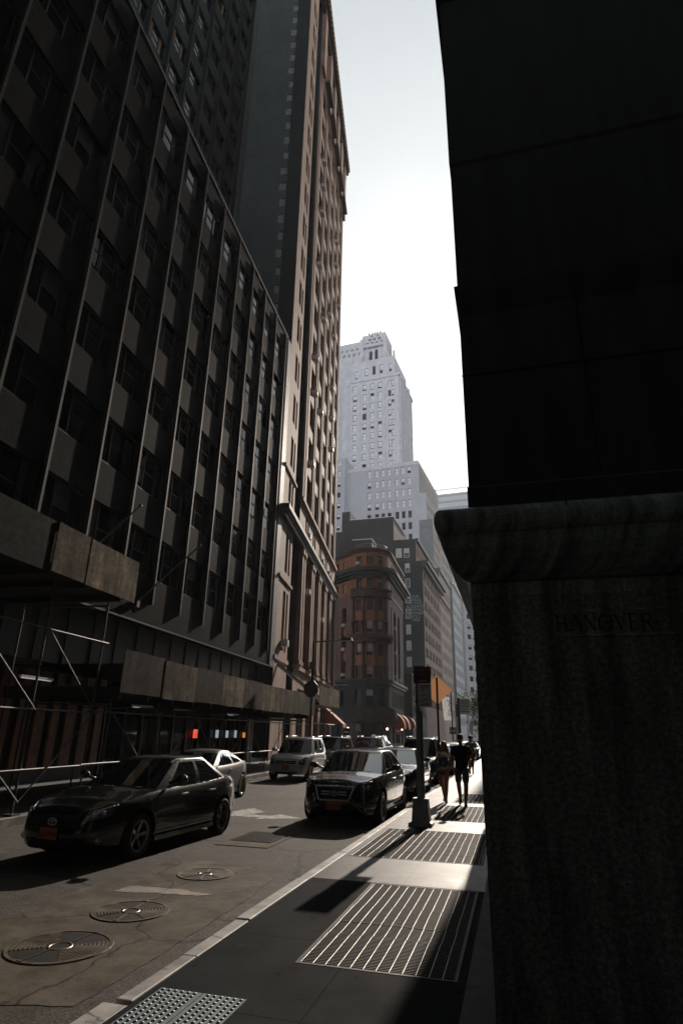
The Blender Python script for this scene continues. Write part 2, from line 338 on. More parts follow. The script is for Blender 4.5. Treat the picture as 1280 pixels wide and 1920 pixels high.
def hslab(mb,x0,x1,y0,y1,z,holes,depth,m=0,mr=1):
    xs=sorted({x0,x1}|{h[0] for h in holes}|{h[1] for h in holes}); ys=sorted({y0,y1}|{h[2] for h in holes}|{h[3] for h in holes})
    for i in range(len(xs)-1):
        for j in range(len(ys)-1):
            xc=(xs[i]+xs[i+1])/2; yc=(ys[j]+ys[j+1])/2
            if any(h[0]<xc<h[1] and h[2]<yc<h[3] for h in holes): continue
            mb.quad((xs[i],ys[j],z),(xs[i+1],ys[j],z),(xs[i+1],ys[j+1],z),(xs[i],ys[j+1],z),m)
    for a,b,c,d in holes:
        dd=z-depth
        mb.quad((a,c,z),(a,c,dd),(a,d,dd),(a,d,z),mr); mb.quad((b,c,z),(b,d,z),(b,d,dd),(b,c,dd),mr); mb.quad((a,c,z),(b,c,z),(b,c,dd),(a,c,dd),mr); mb.quad((a,d,z),(a,d,dd),(b,d,dd),(b,d,z),mr)
        mb.quad((a,c,dd),(b,c,dd),(b,d,dd),(a,d,dd),mr)
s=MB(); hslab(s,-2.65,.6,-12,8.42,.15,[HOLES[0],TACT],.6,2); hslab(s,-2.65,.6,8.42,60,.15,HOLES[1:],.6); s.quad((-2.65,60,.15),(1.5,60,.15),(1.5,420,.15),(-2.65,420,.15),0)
PIT=mat('pit_wall',(.03,.03,.03),.9)
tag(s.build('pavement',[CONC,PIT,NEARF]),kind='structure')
s=MB(); s.add([(LX(-12)-.15,-12,.15),(LX(37)-.15,37,.15),(-16.3,69,.15),(-23,71.5,.15),(-23,38,.15),(-15.5,-12,.15)],[(0,1,2,3,4,5)])
s.add([(-14.6,130,.15),(-14.15,90.5,.15),(-16.5,87.3,.15),(-21.5,86.2,.15),(-30,93,.15),(-50,116,.15),(-50,420,.15),(-13.2,420,.15)],[tuple(range(8))])
tag(s.build('far_pavement',CONC2),kind='structure')
# kerbs
k=MB(); r=random.Random(3); y=4.42
ed=[(-12,4.40),(4.43,5.35),(5.36,6.42),(6.44,8.30),(8.31,10.2),(10.21,12.4)]
while ed[-1][1]<110: ed.append((ed[-1][1]+.012,ed[-1][1]+2.1))
for i,(a,b) in enumerate(ed):
    dx=(r.random()-.5)*.02+(-.05 if i==0 else 0.02 if i in(1,) else 0); dz=(r.random()-.5)*.008-(.012 if i==0 else 0)
    k.box(-2.80+dx,a,-.05,-2.655,b,.156+dz)
ko=k.build('kerb',KERB,bevel=.012); tag(ko,kind='structure')
k=MB()
for i in range(40):
    y0=-12+i*2.0; 
    if y0>37: break
    k.add([(LX(y0),y0,-.02),(LX(y0+1.98),y0+1.98,-.02),(LX(y0+1.98)-.15,y0+1.98,-.02),(LX(y0)-.15,y0,-.02),(LX(y0),y0,.155),(LX(y0+1.98),y0+1.98,.155),(LX(y0+1.98)-.15,y0+1.98,.155),(LX(y0)-.15,y0,.155)],[(0,3,2,1),(4,5,6,7),(0,1,5,4),(1,2,6,5),(2,3,7,6),(3,0,4,7)])
tag(k.build('far_kerb',KERB),kind='structure')
# concrete utility slab with manholes
def ragged(pts,amp,seed):
    r=random.Random(seed); out=[]
    for i,(a,b_) in enumerate(zip(pts,pts[1:]+pts[:1])):
        n=max(2,int(math.dist(a,b_)/.09))
        for k in range(n): t=k/n; out.append((a[0]+(b_[0]-a[0])*t+(r.random()-.5)*amp,a[1]+(b_[1]-a[1])*t+(r.random()-.5)*amp))
    return out
g=MB(); pts=[(-3.80,4.46),(-3.22,4.62),(-3.22,5.7),(-3.24,7.67),(-3.36,8.9),(-3.9,9.45),(-4.64,9.63),(-5.3,9.5),(-5.22,8.6),(-5.38,7.59),(-5.25,6.62),(-5.55,5.2),(-5.4,4.3)]
pts=ragged(pts,.035,4)
g.add([(x,y,.004) for x,y in pts],[tuple(range(len(pts)))]); tag(g.build('utility_slab',CONCL),kind='structure')
g=MB(); cp_=ragged([(-4.93,7.50),(-4.4,7.62),(-3.86,7.66),(-3.72,7.78),(-4.2,7.88),(-4.9,7.82)],.05,8); g.add([(x,y,.008) for x,y in cp_],[tuple(range(len(cp_)))]); tag(g.build('cement_patch',mat('cement_patch',(.20,.175,.145),.7,var=.3,scale=6)),kind='structure')
IRON=mat('cast_iron',(.014,.012,.010),.65,.75,.5,.35,5,bump=.15,bscale=80,rvar=.12)
IRONL=mat('worn_glint_iron',(.27,.23,.18),.42,.8,.5,.3,7,rvar=.12)
IROND=mat('dark_rusty_iron',(.022,.018,.015),.7,.3,.4,.3,9)
def manhole(x,y,rad,rot,lab):
    e=empty('manhole_cover',(x,y,.006),rot,lab,'manhole cover','manhole covers in the concrete slab')
    b=MB(); b.lathe([(rad*.91,-.01),(rad*.915,.008),(rad*.99,.009),(rad*1.0,.0)],n=56,smooth=False); b.build('rim',IRONL,e)
    b=MB(); b.lathe([(0.001,.003),(rad*.90,.003),(rad*.905,-.01)],n=56,smooth=False)
    b.build('lid',IRON,e)
    b=MB(); n=8
    for q in range(n):
        r0=rad*(.30+.56*q/(n-1)); 
        for a0,a1 in ((-.8,.8),(math.pi-.8,math.pi+.8)):  # rings cut to bright side arcs, their glint put into the shape
            kk=14
            for i in range(kk):
                p=[(r0*math.cos(a0+(a1-a0)*t/kk),r0*math.sin(a0+(a1-a0)*t/kk)) for t in (i,i+1)]
                p2=[(x_*(1+.02/r0),y_*(1+.02/r0)) for x_,y_ in p]
                b.add([(*p[0],.003),(*p[1],.003),(*p2[1],.003),(*p2[0],.003),(*p[0],.0085),(*p[1],.0085),(*p2[1],.0085),(*p2[0],.0085)],[(4,5,6,7),(0,1,5,4),(2,3,7,6)])
    b.box(-.006,-rad*.86,.003,.006,-rad*.2,.009); b.box(-.006,rad*.2,.003,.006,rad*.86,.009)
    b.lathe([(rad*.19,.003),(rad*.2,.009),(rad*.23,.009),(rad*.24,.003)],n=32)
    for s_ in (-1,1): b.box(-.03,s_*rad*.93-.012,.009,.03,s_*rad*.93+.012,.013)
    b.build('ribs',IRONL,e)
manhole(-4.18,5.63,.47,R(-8),'large round iron manhole cover nearest the bottom left, with ribbed rings')
manhole(-4.24,6.84,.42,R(10),'middle round manhole cover, with a straight seam across its ribbed lid')
manhole(-4.33,8.77,.39,R(15),'farthest round manhole cover, smaller and shiny, near the end of the concrete slab')
# utility vault with drain grate
e=empty('drain_grate',(-4.77,11.75,.004),0,'rectangular iron drain grate set in a pale concrete frame in the asphalt','drain')
b=MB(); b.box(-.50,-.82,0,.50,-.72,.006); b.box(-.50,.78,0,.50,.88,.006); b.box(-.50,-.72,0,-.44,.78,.006); b.box(.44,-.72,0,.50,.78,.006); b.box(-.44,-.72,0,.44,-.36,.005); b.build('surround',CONCL,e)
b=MB(); b.box(-.40,-.32,.0,.36,.72,.0015); b.build('pit',BLACK,e)
b=MB()
for i in range(14): yy=-.30+i*.076; b.box(-.38,yy,.002,.34,yy+.032,.010)
b.box(-.40,-.33,.002,-.38,.73,.011); b.box(.34,-.33,.002,.36,.73,.011); b.build('bars',IRON,e)
# painted arrow
g=MB(); z=.004
g.add([(-7.2,14.5,z),(-5.9,14.55,z),(-5.9,14.25,z),(-4.95,14.8,z),(-5.7,15.25,z),(-5.75,14.95,z),(-6.35,14.95,z),(-6.2,15.55,z),(-6.75,16.15,z),(-6.95,15.5,z),(-6.9,14.8,z),(-7.2,14.75,z)],[tuple(range(12))])
m,nt_,bs_=newmat('worn_road_paint'); v_=coords(nt_); n_=noisen(nt_,v_,6,8,.75); c_=ramp(nt_,n_,[(.40,(.08,.08,.08)),(.56,(.42,.41,.40))]); nt_.links.new(c_,bs_.inputs['Base Color']); bs_.inputs['Roughness'].default_value=.7
WORN=m; tag(g.build('painted_arrow',WORN),kind='structure')
g=MB(); g.add([(-9.4,4.0,.004),(-9.1,4.0,.004),(-9.9,23,.004),(-10.15,23,.004)],[(0,1,2,3)])
# pavement grates
def grate(h,pitch,rows,lab,fine=.034):
    x0,x1,y0,y1=h; e=empty('pavement_grate',((x0+x1)/2,(y0+y1)/2,.15),0,lab,'pavement grate','steel ventilation grates in the pavement')
    W=(x1-x0)/2-.006; L=(y1-y0)/2-.006
    f=MB(); t=.03
    f.box(-W,-L,-.06,W,-L+t,.003); f.box(-W,L-t,-.06,W,L,.003); f.box(-W,-L+t,-.06,-W+t,L-t,.003); f.box(W-t,-L+t,-.06,W,L-t,.003); f.build('frame',IRON,e)
    b=MB(); n=int((2*L-2*t)/fine)
    for i in range(n): yy=-L+t+.012+i*fine; b.box(-W+t,yy,-.05,W-t,yy+.011,-.003)
    b.build('cross_bars',IROND,e)
    b=MB(); r=random.Random(int(x0*100)); yy=-L+t; 
    for q in range(len(rows)):
        y2=yy+(2*L-2*t)*rows[q]; n=int((2*W-2*t)/pitch); o=(.002 if q%2 else -.002)
        for i in range(n+1):
            xx=-W+t+.01+i*pitch+o
            if xx<W-t-.01: b.tube((xx,yy+.008,-.001),(xx+(r.random()-.5)*.0015,y2-.008,-.0015),.0034,6)
        b.box(-W+t,y2-.008,-.06,W-t,y2,.0005,1); yy=y2
    b.build('bearing_bars',[STEEL,IRON],e)
grate(HOLES[0],.104,[.29,.14,.22,.35],'nearest steel pavement grate, a large dark panel beside the dark granite wall')
grate(HOLES[1],.118,[.2,.27,.25,.28],'wide steel grate under the lamp post shadow, just in front of the lamp post base')
grate(HOLES[2],.118,[.3,.35,.35],'third steel grate, under the feet and shadows of the walking couple')
grate(HOLES[3],.118,[.5,.5],'farthest steel grate, a bright strip behind the walking couple')
# tactile plate
e=empty('tactile_plate',((TACT[0]+TACT[1])/2,(TACT[2]+TACT[3])/2,.15),R(0),'blue-grey metal plate of raised domes at the kerb corner','tactile paving')
TW=(TACT[1]-TACT[0])/2-.003; TL=(TACT[3]-TACT[2])/2-.003
tp=mat('tactile_metal',(.15,.19,.20),.5,.3,.5,.25,8,bump=.1)
b=MB(); b.box(-TW,-TL,-.05,-.003,TL,.0); b.box(.003,-TL,-.05,TW,TL,0); b.build('plate',tp,e)
b=MB(); nx=13; ny=19
for i in range(nx):
    for j in range(ny):
        cx=-TW+.028+i*(2*TW-.056)/(nx-1); cy=-TL+.03+j*(2*TL-.06)/(ny-1)
        if abs(cx)<.012: continue
        b.lathe([(.0155,0),(.0125,.006),(.001,.0075)],cx,cy,8)
b.build('domes',tp,e)
# ---------------------------------------------------------------- dark granite building, right
def granite(name,base,speck=.5,streak=.5,rough=.55):
    m,nt,bs=newmat(name); v=coords(nt,True)
    n=noisen(nt,v,34,6,.85); c=ramp(nt,n,[(.35,sc(base,1-speck)),(.5,base),(.68,sc(base,1+speck*1.6))])
    n2=noisen(nt,v,2.2,6,.65,(2.5,.28,1)); c=mixc(nt,c,ramp(nt,n2,[(.38,1-streak),(.62,1.05)]),1.0,'MULTIPLY')
    nt.links.new(c,bs.inputs['Base Color']); bs.inputs['Roughness'].default_value=rough; bumpn(nt,bs,n,.35,.004); return m
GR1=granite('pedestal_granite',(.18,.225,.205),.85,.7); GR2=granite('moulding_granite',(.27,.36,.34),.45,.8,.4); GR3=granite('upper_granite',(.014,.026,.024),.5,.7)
KERBD=concrete('dark_plinth_stone',(.035,.04,.04),joint=False,rough=.8)
RG=empty('granite_building',(-.22,4.2,0),0,'dark granite building corner towering along the whole right side','building')
RP=RoundCorner((.02,.02),.02,R(180),R(270))   # placed in local coordinates, corner at 0,0
RDEEP=16
class CornerPath:
    # left wall (local x=0, running +y) then front wall (local y=0, running +x)
    def at(s,t,off=0):
        if t<0: return (-off, -t-0.0) if t<-1e-6 else (-off,-off)
        return (t,-off)
    def ang(s,t): return -math.pi/2 if t<0 else 0
    def cuts(s,a,b): return []
def ring(mb,prof,m=0,x1=15,y1=RDEEP):
    # mitred moulding round the corner: prof = outward offset,z (bottom to top)
    rows=[]
    for o,z in prof: rows.append([(-o,y1,z),(-o,-o,z),(x1,-o,z)])
    for a,b in zip(rows[:-1],rows[1:]):
        mb.add([a[0],a[1],b[1],b[0]],[(0,1,2,3)],m,True); mb.add([a[1],a[2],b[2],b[1]],[(0,1,2,3)],m,True)
b=MB(); ring(b,[(0.0,0),(0.0,2.8)]); 
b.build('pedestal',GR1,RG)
b=MB(); prof=[(0,2.8),(.004,2.81),(.004,2.90),(-.01,2.905)]
prof+=[(.03,2.915),(.09,2.96),(.14,3.04),(.17,3.12)]
for i in range(11): a=R(-70+16*i); prof.append((.165+.055*math.cos(a)-.0,3.285+.105*math.sin(a)+.02))
prof+=[(.10,3.42),(.0,3.425),(-.03,3.425)]
ring(b,prof); b.build('moulding',GR2,RG)
b=MB(); ring(b,[(-.012,3.42),(-.012,3.635),(-.022,3.65),(-.03,5.20),(-.022,5.26),(-.004,5.42),(.0,5.5),(-.028,5.515),(-.03,6.9),(-.022,6.95),(-.022,9.3),(.02,9.4),(.02,15.4),(.06,15.6),(.06,16.1),(.0,16.2),(.0,46)])
b.quad((0,RDEEP,46),(0,0,46),(15,0,46),(15,RDEEP,46)); b.quad((0,RDEEP,0),(0,RDEEP,46),(15,RDEEP,46),(15,RDEEP,0))
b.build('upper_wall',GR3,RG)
# joints cut in the stone (thin dark grooves built as recessed strips proud 1 mm of nothing: dark mortar lines)
MORT=mat('mortar_line',(.02,.02,.02),.9)
b=MB()
for (x,z0,z1,o) in ((.67,3.20,3.425,.205),(.62,3.43,3.63,-.008),(.95,3.66,5.2,-.022)): b.box(x-.004,-o-.004,z0,x+.004,-o+.02,z1)
for z in (4.62,): b.box(.02,.019,z-.003,12,.03,z+.003)
b.build('mortar_joints',MORT,RG)
# carved name
def letters(txt,h,gap):
    S_={'H':(.78,[((0.12,0),(0.12,1),1),((.66,0),(.66,1),1),((.12,.5),(.66,.5),0)],[.12,.66],[.12,.66]),
        'A':(.80,[((.05,0),(.40,1),0),((.40,1),(.75,0),1),((.17,.34),(.63,.34),0)],[.05,.75],[]),
        'N':(.84,[((.12,0),(.12,1),0),((.12,1),(.72,0),1),((.72,0),(.72,1),0)],[.12],[.12,.72]),
        'V':(.76,[((.05,1),(.38,0),1),((.38,0),(.71,1),0)],[],[.05,.71]),
        'E':(.66,[((.12,0),(.12,1),1),((.12,.97),(.60,.97),0),((.12,.5),(.50,.5),0),((.12,.03),(.62,.03),0)],[],[]),
        'R':(.74,[((.12,0),(.12,1),1),((.12,.97),(.45,.95),0),((.45,.95),(.60,.85),1),((.60,.85),(.60,.62),1),((.60,.62),(.45,.50),1),((.45,.50),(.12,.48),0),((.38,.48),(.68,0),1)],[.12,.68],[])}
    mb=MB(); x=0; d=.004
    def stroke(a,b,w):
        a=Vector(a); b=Vector(b); t=(b-a).normalized(); n=Vector((-t.y,t.x))*w/2
        p=[a+n,a-n,b-n,b+n]; mb.add([(q.x,-d,q.y) for q in p]+[(q.x,.01,q.y) for q in p],[(0,1,2,3),(0,4,5,1),(1,5,6,2),(2,6,7,3),(3,7,4,0)])
    for ch in txt:
        if ch=='O':
            w=.92*h
            for i in range(20):
                a0=2*math.pi*i/20; a1=2*math.pi*(i+1)/20; wd=h*(.05+.08*abs(math.cos((a0+a1)/2)))
                stroke((x+w/2+h*.40*math.cos(a0),h*.5+h*.49*math.sin(a0)),(x+w/2+h*.40*math.cos(a1),h*.5+h*.49*math.sin(a1)),wd)
            x+=w+gap; continue
        w,st,bot,top=S_[ch]
        for a,b_,thick in st: stroke((x+a[0]*h,a[1]*h),(x+b_[0]*h,b_[1]*h),h*(.13 if thick else .055))
        for q in bot: stroke((x+(q-.12)*h,.02*h),(x+(q+.12)*h,.02*h),.04*h)
        for q in top: stroke((x+(q-.12)*h,.98*h),(x+(q+.12)*h,.98*h),.04*h)
        x+=w*h+gap
    return mb,x
lm,wd=letters('HANOVER',.108,.012)
kx=.60/wd; lm.v=[(x*kx+.535,y,z+2.555) for x,y,z in lm.v]
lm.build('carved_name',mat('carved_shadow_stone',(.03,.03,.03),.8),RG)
b=MB(); b.box(.50,-.006,2.52,1.35,.01,2.535); b.box(.50,-.005,2.685,1.35,.01,2.692); b.build('name_border',GR2,RG)
# low plinth strip beside the pavement
b=MB(); b.box(-.25,.02,.0,-.001,RDEEP,.22); b.build('plinth',KERBD,RG)
# ---------------------------------------------------------------- dark brick office block, left
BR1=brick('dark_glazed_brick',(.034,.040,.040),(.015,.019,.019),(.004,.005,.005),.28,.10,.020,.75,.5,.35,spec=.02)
BR1E=brick('lit_edge_brick',(.24,.24,.25),(.18,.18,.19),(.12,.12,.12),.21,.068,.008,.6,.2,.3,spec=.3)  # paler copy of the brick, standing in for light on the corner
FINM=mat('fin_metal',(.026,.026,.025),.6,.0,.12,.25,1.5)
SILLM=mat('sill_metal',(.06,.055,.05),.4,.5,.5,.2)
PANM=mat('dark_panel',(.022,.024,.026),.5,.2,.5,.3,1.2)
O1=empty('office_block',(-13,0,0),R(93.3),'tall dark brick office block with vertical fins, filling the left side','office building')
L1=Line(); fins=[36.6-2.49*i for i in range(20)]; FW=.13
sill=[7.83+3.385*k for k in range(7)]
holes=[]
for i in range(len(fins)):
    a=(fins[i+1] if i+1<len(fins) else fins[i]-2.49); b_=fins[i]
    if a>-12.4:
        for k in range(7): holes.append((a+FW/2+.01,b_-FW/2-.01,sill[k],sill[k]+1.83))
holes.append((36.6+FW/2+.01,36.6+FW/2+.02,30.9,30.91))
w_=MB(); wall(w_,L1,-12.5,38.2,5.95,31.4,holes[:-1],.22)
w_.quad((-12.5,0,31.4),(38.2,0,31.4),(38.2,5.9,31.4),(-12.5,5.9,31.4)); w_.quad((38.2,0,5.95),(38.2,6,5.95),(38.2,6,31.4),(38.2,0,31.4)); w_.quad((-12.5,0,5.95),(38.2,0,5.95),(38.2,.6,5.95),(-12.5,.6,5.95))
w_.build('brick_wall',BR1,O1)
for i,x in enumerate(fins):
    if x<-11: break
    b=MB(); b.box(x-FW/2+.01,-.13,6.76,x+FW/2-.01,-.002,31.2); b.build('fin',FINM,O1)
b=MB(); b.box(37.3,-.06,5.95,38.2,-.003,31.42); b.build('lit_corner_strip',BR1E,O1)
b=MB(); b.box(-12.5,-.06,31.4,37.28,.28,31.52); b.build('parapet_coping',SILLM,O1)
b=MB(); b.box(-12.5,-.05,5.88,38.2,.0,5.945); b.build('base_trim',SILLM,O1)
ww=2.49-FW-.02; wh=1.83
CURT=mat('curtain_cloth',(.07,.07,.07),.8,0,.3,.4,3)
def b1win(nm,kind):
    b=MB(); f=.05; x0=-ww/2
    b.box(x0,-.03,0,x0+f,.05,wh); b.box(-x0-f,-.03,0,-x0,.05,wh); b.box(x0+f,-.03,wh-f,-x0-f,.05,wh); b.box(x0+f,-.12,0,-x0-f,.05,.04,3)
    for xx in (-.42,.42): b.box(xx-.03,-.025,f,xx+.03,.045,wh-f)
    b.box(-.39,-.02,.9,.39,.04,.95)
    b.quad((x0+f,.02,f),(-x0-f,.02,f),(-x0-f,.02,wh-f),(x0+f,.02,wh-f),1)
    if kind==1: b.quad((x0+f,.012,.25),(-.45,.012,.25),(-.45,.012,wh-f),(x0+f,.012,wh-f),2); b.quad((.45,.012,f),(.75,.012,f),(.75,.012,wh-f),(.45,.012,wh-f),2)
    if kind==2: b.quad((-.39,.012,1.0),(.39,.012,1.0),(.39,.012,wh-f),(-.39,.012,wh-f),2)
    if kind==3:
        for xx,w2 in ((-.95,.30),(-.55,.10)): b.quad((xx,.010,.35),(xx+w2,.010,.30),(xx+w2+.05,.010,.95),(xx+.02,.010,.92),4); b.quad((xx,.010,1.0),(xx+w2,.010,1.0),(xx+w2,.010,1.6),(xx+.03,.010,1.5),4)
    return b.mesh(nm,[DARKM,GLASS,CURT,SILLM,BLIND])
vs=[b1win('window',k) for k in (0,0,0,0,1,2,0,1)]; BLW=b1win('window',3)
hs=sorted(holes[:-1],key=lambda h:-h[0]); hs=[h for h in hs]
put_windows(O1,L1,hs,vs,.22,limit=98,rs=4)
r=random.Random(9)
wl=[o for o in O1.children if o.name.startswith('window') and o.type=='MESH' and not o.get('kind')]
for o in r.sample(wl,9): o.data=BLW
# upper set-back block
LU=Line((0,5.8)); hu=[]
for i in range(0,18):
    b_=fins[i]; a=fins[i+1] if i+1<len(fins) else b_-2.49
    for k in range(0,19): z=31.9+3.385*k; hu.append((a+FW/2+.01,b_-FW/2-.01,z,z+1.83))
w_=MB(); wall(w_,LU,-10,37.9,31.4,97,hu,.22); w_.quad((-10,5.8,97),(37.9,5.8,97),(37.9,20,97),(-10,20,97))
w_.build('upper_wall',mat('spandrel_panel',(.055,.072,.072),.7,.0,.1,.2,1.0,bump=.1),O1)
b=MB()
for x in fins[:18]: b.box(x-.1,5.55,31.42,x+.1,5.797,97.2)
b.build('upper_fins',FINM,O1)
b=MB(); b.box(36.75,5.5,31.4,37.95,5.79,97); b.build('upper_pier',mat('concrete_pier',(.13,.14,.14),.7,var=.15),O1)
ORB=mat('orange_blind',(.42,.27,.12),.7,0,.3,.3,3)
u0=b1win('upper_window',0); u1=b1win('upper_window',2); u3=b1win('upper_window',3)
um=[u0,u0,u0,u1]; 
def b1up(nm):
    v=b1win(nm,1); v.materials[2]=ORB; return v
u4=b1up('upper_window'); 
mb=MB(); r=random.Random(12)
for h in hu:
    s=(h[0]+h[1])/2; p=r.random(); v=u0 if p<.6 else u1 if p<.8 else u3 if p<.87 else u4
    if h[0]>31 and v in (u3,u4): v=u0
    if v is u4 and h[2]>70: v=u0
    x,y=LU.at(s,-.16); M_=Matrix.Translation((x,y,h[2])); mm={0:0,1:1,2:(5 if v is u4 else 2),3:3,4:4}
    mb.add([M_@q.co for q in v.vertices],[tuple(q.vertices) for q in v.polygons]); mb.m[-len(v.polygons):]=[mm[q.material_index] for q in v.polygons]
tag(mb.build('upper_windows',[DARKM,GLASS,CURT,SILLM,BLIND,ORB],O1),kind='stuff')
# ground storey: recessed dark panels, warm panels at the near end, shop glass beyond
b=MB(); b.quad((-12.5,.6,3.9),(38.2,.6,3.9),(38.2,.6,5.95),(-12.5,.6,5.95)); 
for i in range(34): x=-12.5+1.5*i; b.box(x-.03,.56,3.9,x+.03,.597,5.9)
b.build('fascia_panels',PANM,O1)
WOODP=mat('russet_panel',(.22,.085,.035),.5,0,.5,.35,2.5)
b=MB(); b.quad((-12.5,1.6,.15),(22,1.6,.15),(22,1.6,3.9),(-12.5,1.6,3.9)); b.quad((-12.5,.6,3.9),(-12.5,1.6,3.9),(38.2,1.6,3.9),(38.2,.6,3.9)); b.build('shop_wall',PANM,O1)
b=MB()
x=4.0; r=random.Random(5)
while x<21.6:
    wdt=.34+.28*r.random(); b.box(x,1.50,.55,x+wdt,1.597,3.75); x+=wdt+.22+.2*r.random()
b.build('russet_panels',WOODP,O1)
b=MB(); b.quad((22,1.6,.15),(38.2,1.6,.15),(38.2,1.6,3.9),(22,1.6,3.9),0)
for i in range(12): x=22+1.48*i; b.box(x-.05,1.5,.15,x+.05,1.597,3.9,1)
b.build('shop_glass',[GLASS,DARKM],O1)
REDS=mat('red_lit_sign',(1.0,.10,.05),.5,emit=1.0,var=0); WHS=mat('glowing_white_poster',(.75,.85,.9),.5,emit=.35,var=0); ORS=mat('amber_lit_sign',(1.0,.42,.10),.5,emit=.5,var=.4,scale=20)  # the white ones are posters, given a glow of their own
for x,z,w2,h2,mm in ((30.1,1.5,.42,.42,REDS),(33.1,1.5,.24,.42,WHS),(34.6,1.5,.2,.4,WHS),(35.8,1.5,.34,.42,WHS),(37.4,1.5,.34,.3,ORS)):
    b=MB(); b.box(x,1.40,z,x+w2,1.49,z+h2)
    if mm is REDS:
        for q in range(4): b.box(x+.05+.01*q,1.385,z+.06+.07*q,x+w2-.06-.03*(q%2),1.398,z+.09+.07*q,1)
    b.build('lit_sign_or_glowing_poster',[mm,WHITEP],O1)
LAMPM=mat('ceiling_tube',(.9,.95,1.0),.5,emit=.4,var=0)
# ---------------------------------------------------------------- sidewalk sheds
PLY=[mat('weathered_plywood',c,.85,0,.1,.7,1.2,bump=.25,bscale=14,streak=.6) for c in ((.17,.135,.095),(.065,.055,.04),(.30,.24,.16),(.12,.10,.07))]
PLYD=mat('shaded_plywood',(.030,.033,.031),.8,0,.05,.7,5,bump=.3,bscale=20)  # same boards in a darker colour, standing in for shade on them
BEAM=mat('shed_beam',(.03,.03,.028),.7,0,.3,.3,3); PIPE=mat('scaffold_pipe',(.10,.095,.09),.5,.5,.5,.35,8,rvar=.1)
def sh(s,off): h=R(3.3); return (-9.2-s*math.sin(h)-off*math.cos(h), s*math.cos(h)-off*math.sin(h))   # shed line coordinates
SH=empty('sidewalk_shed',(-9.2,0,0),R(93.3),'long low sidewalk shed of weathered plywood boards on a pipe frame, over the shops','sidewalk shed')
def panels(root,xs,z0,z1,mats_,y=0,th=.03,r=random.Random(2)):
    for i in range(len(xs)-1):
        b=MB(); d=(r.random()-.5)*.015; dz=(r.random()-.5)*.05
        b.box(xs[i]+.006,y-th+d,z0+dz,xs[i+1]-.006,y+d,z1+dz); b.build('plywood_board',mats_[i%len(mats_)],root)
xs=[14.35,16.65,18.9,21.2,23.5,25.8,28.3,30.6,32.9,35.1]
panels(SH,xs,2.78,3.90,[PLY[1],PLY[0],PLY[1],PLY[2],PLY[3],PLY[2],PLY[0],PLY[3],PLY[1],PLY[3]])
b=MB(); b.box(14.4,.02,2.80,35.05,3.6,2.95); b.box(14.4,.02,3.5,35.05,3.6,3.55)
for i in range(14): x=14.5+1.5*i; b.box(x-.06,.05,2.62,x+.06,3.6,2.80)
b.build('deck',BEAM,SH)
def frame(root,xs,z1,rails,diag=True,y=.35,depth=2.6):
    r_=.026
    for x in xs:
        for yy in (y,y+depth):
            p=MB(); p.tube((x,yy,.18),(x,yy,z1),r_,8)
            if yy==y: p.tube((x,y,z1-.15),(x,y+depth,z1-.15),r_,6)
            p.box(x-.12,yy-.12,.15,x+.12,yy+.12,.19); p.build('post',PIPE,root)
    p=MB()
    for z in rails: 
        p.tube((xs[0]-1,y-.05,z),(xs[-1]+.2,y-.05,z),r_*.9,8)
        for x in xs: p.sphere((x,y-.03,z),.045,4)
    p.build('rails',PIPE,root)
    if diag:
        p=MB()
        for i in range(len(xs)-1):
            zz=sorted(rails); 
            if len(zz)>=3: p.tube((xs[i],y-.09,zz[2]),(xs[i+1],y-.09,zz[1]),.018,6); 
            if i%2==0: p.tube((xs[i],y-.09,zz[1]),(xs[i+1],y-.09,zz[0]*.4),.018,6)
            else: p.tube((xs[i],y-.07,.4),(xs[i+1],y-.07,zz[1]),.018,6)
        p.build('braces',PIPE,root)
frame(SH,[14.6,17.2,19.8,22.4,25.0,27.6,30.2,32.8,34.8],2.65,[1.05,2.3])
SN=empty('sidewalk_shed',(-9.2,0,0),R(93.3),'near high sidewalk shed with two bright plywood boards on tall scaffold poles, far left','sidewalk shed')
panels(SN,[10.86,12.13,14.42],5.22,6.38,[PLY[0],PLY[2]])
panels(SN,[1.5,3.9,6.3,8.6,10.80],5.2,6.38,[PLYD],y=.03)
b=MB(); b.box(1.5,.06,5.3,14.35,3.6,5.42)
for i in range(9): x=1.8+1.5*i; b.box(x-.06,.05,5.12,x+.06,3.6,5.3)
b.build('deck',BEAM,SN)
frame(SN,[4.5,6.9,9.2,11.55,13.8],5.15,[1.03,2.26,4.02])
S3=empty('sidewalk_shed',(-9.2,0,0),R(93.3),'short far sidewalk shed board projecting at the end of the pink stone building','sidewalk shed')
panels(S3,[36.15,38.9,41.8],3.47,4.62,[PLY[0],PLY[2]]); b=MB(); b.box(36.2,.02,3.48,41.75,3.0,3.6); b.build('deck',BEAM,S3)
frame(S3,[36.4,39,41.5],3.4,[1.1,2.4],False,.3,2.2)
# under-deck lights (unlit tubes, a faint emission stands in for what they reflect)
for i,(x,y,z) in enumerate(((17.4,1.0,2.56),(20.6,1.2,2.56),(25.0,1.0,2.56),(13.0,1.5,3.05))):
    X,Y=sh(x,y); b=MB(); b.box(-.04,-.6,-.03,.04,.6,.03); b.box(-.02,-.55,-.045,.02,.55,-.03,1); o=b.build('strip_light',[WHITEP,LAMPM]); o.location=(X,Y,z); o.rotation_euler=(0,0,R(3.3))
    tag(o,['strip light under the low shed deck near the corner of its first board','strip light under the low shed, second from the near end','strip light under the low shed deck, above the grey sedan','lone strip light behind the tall scaffold poles, far left'][i],'light','strip lights under the sheds')
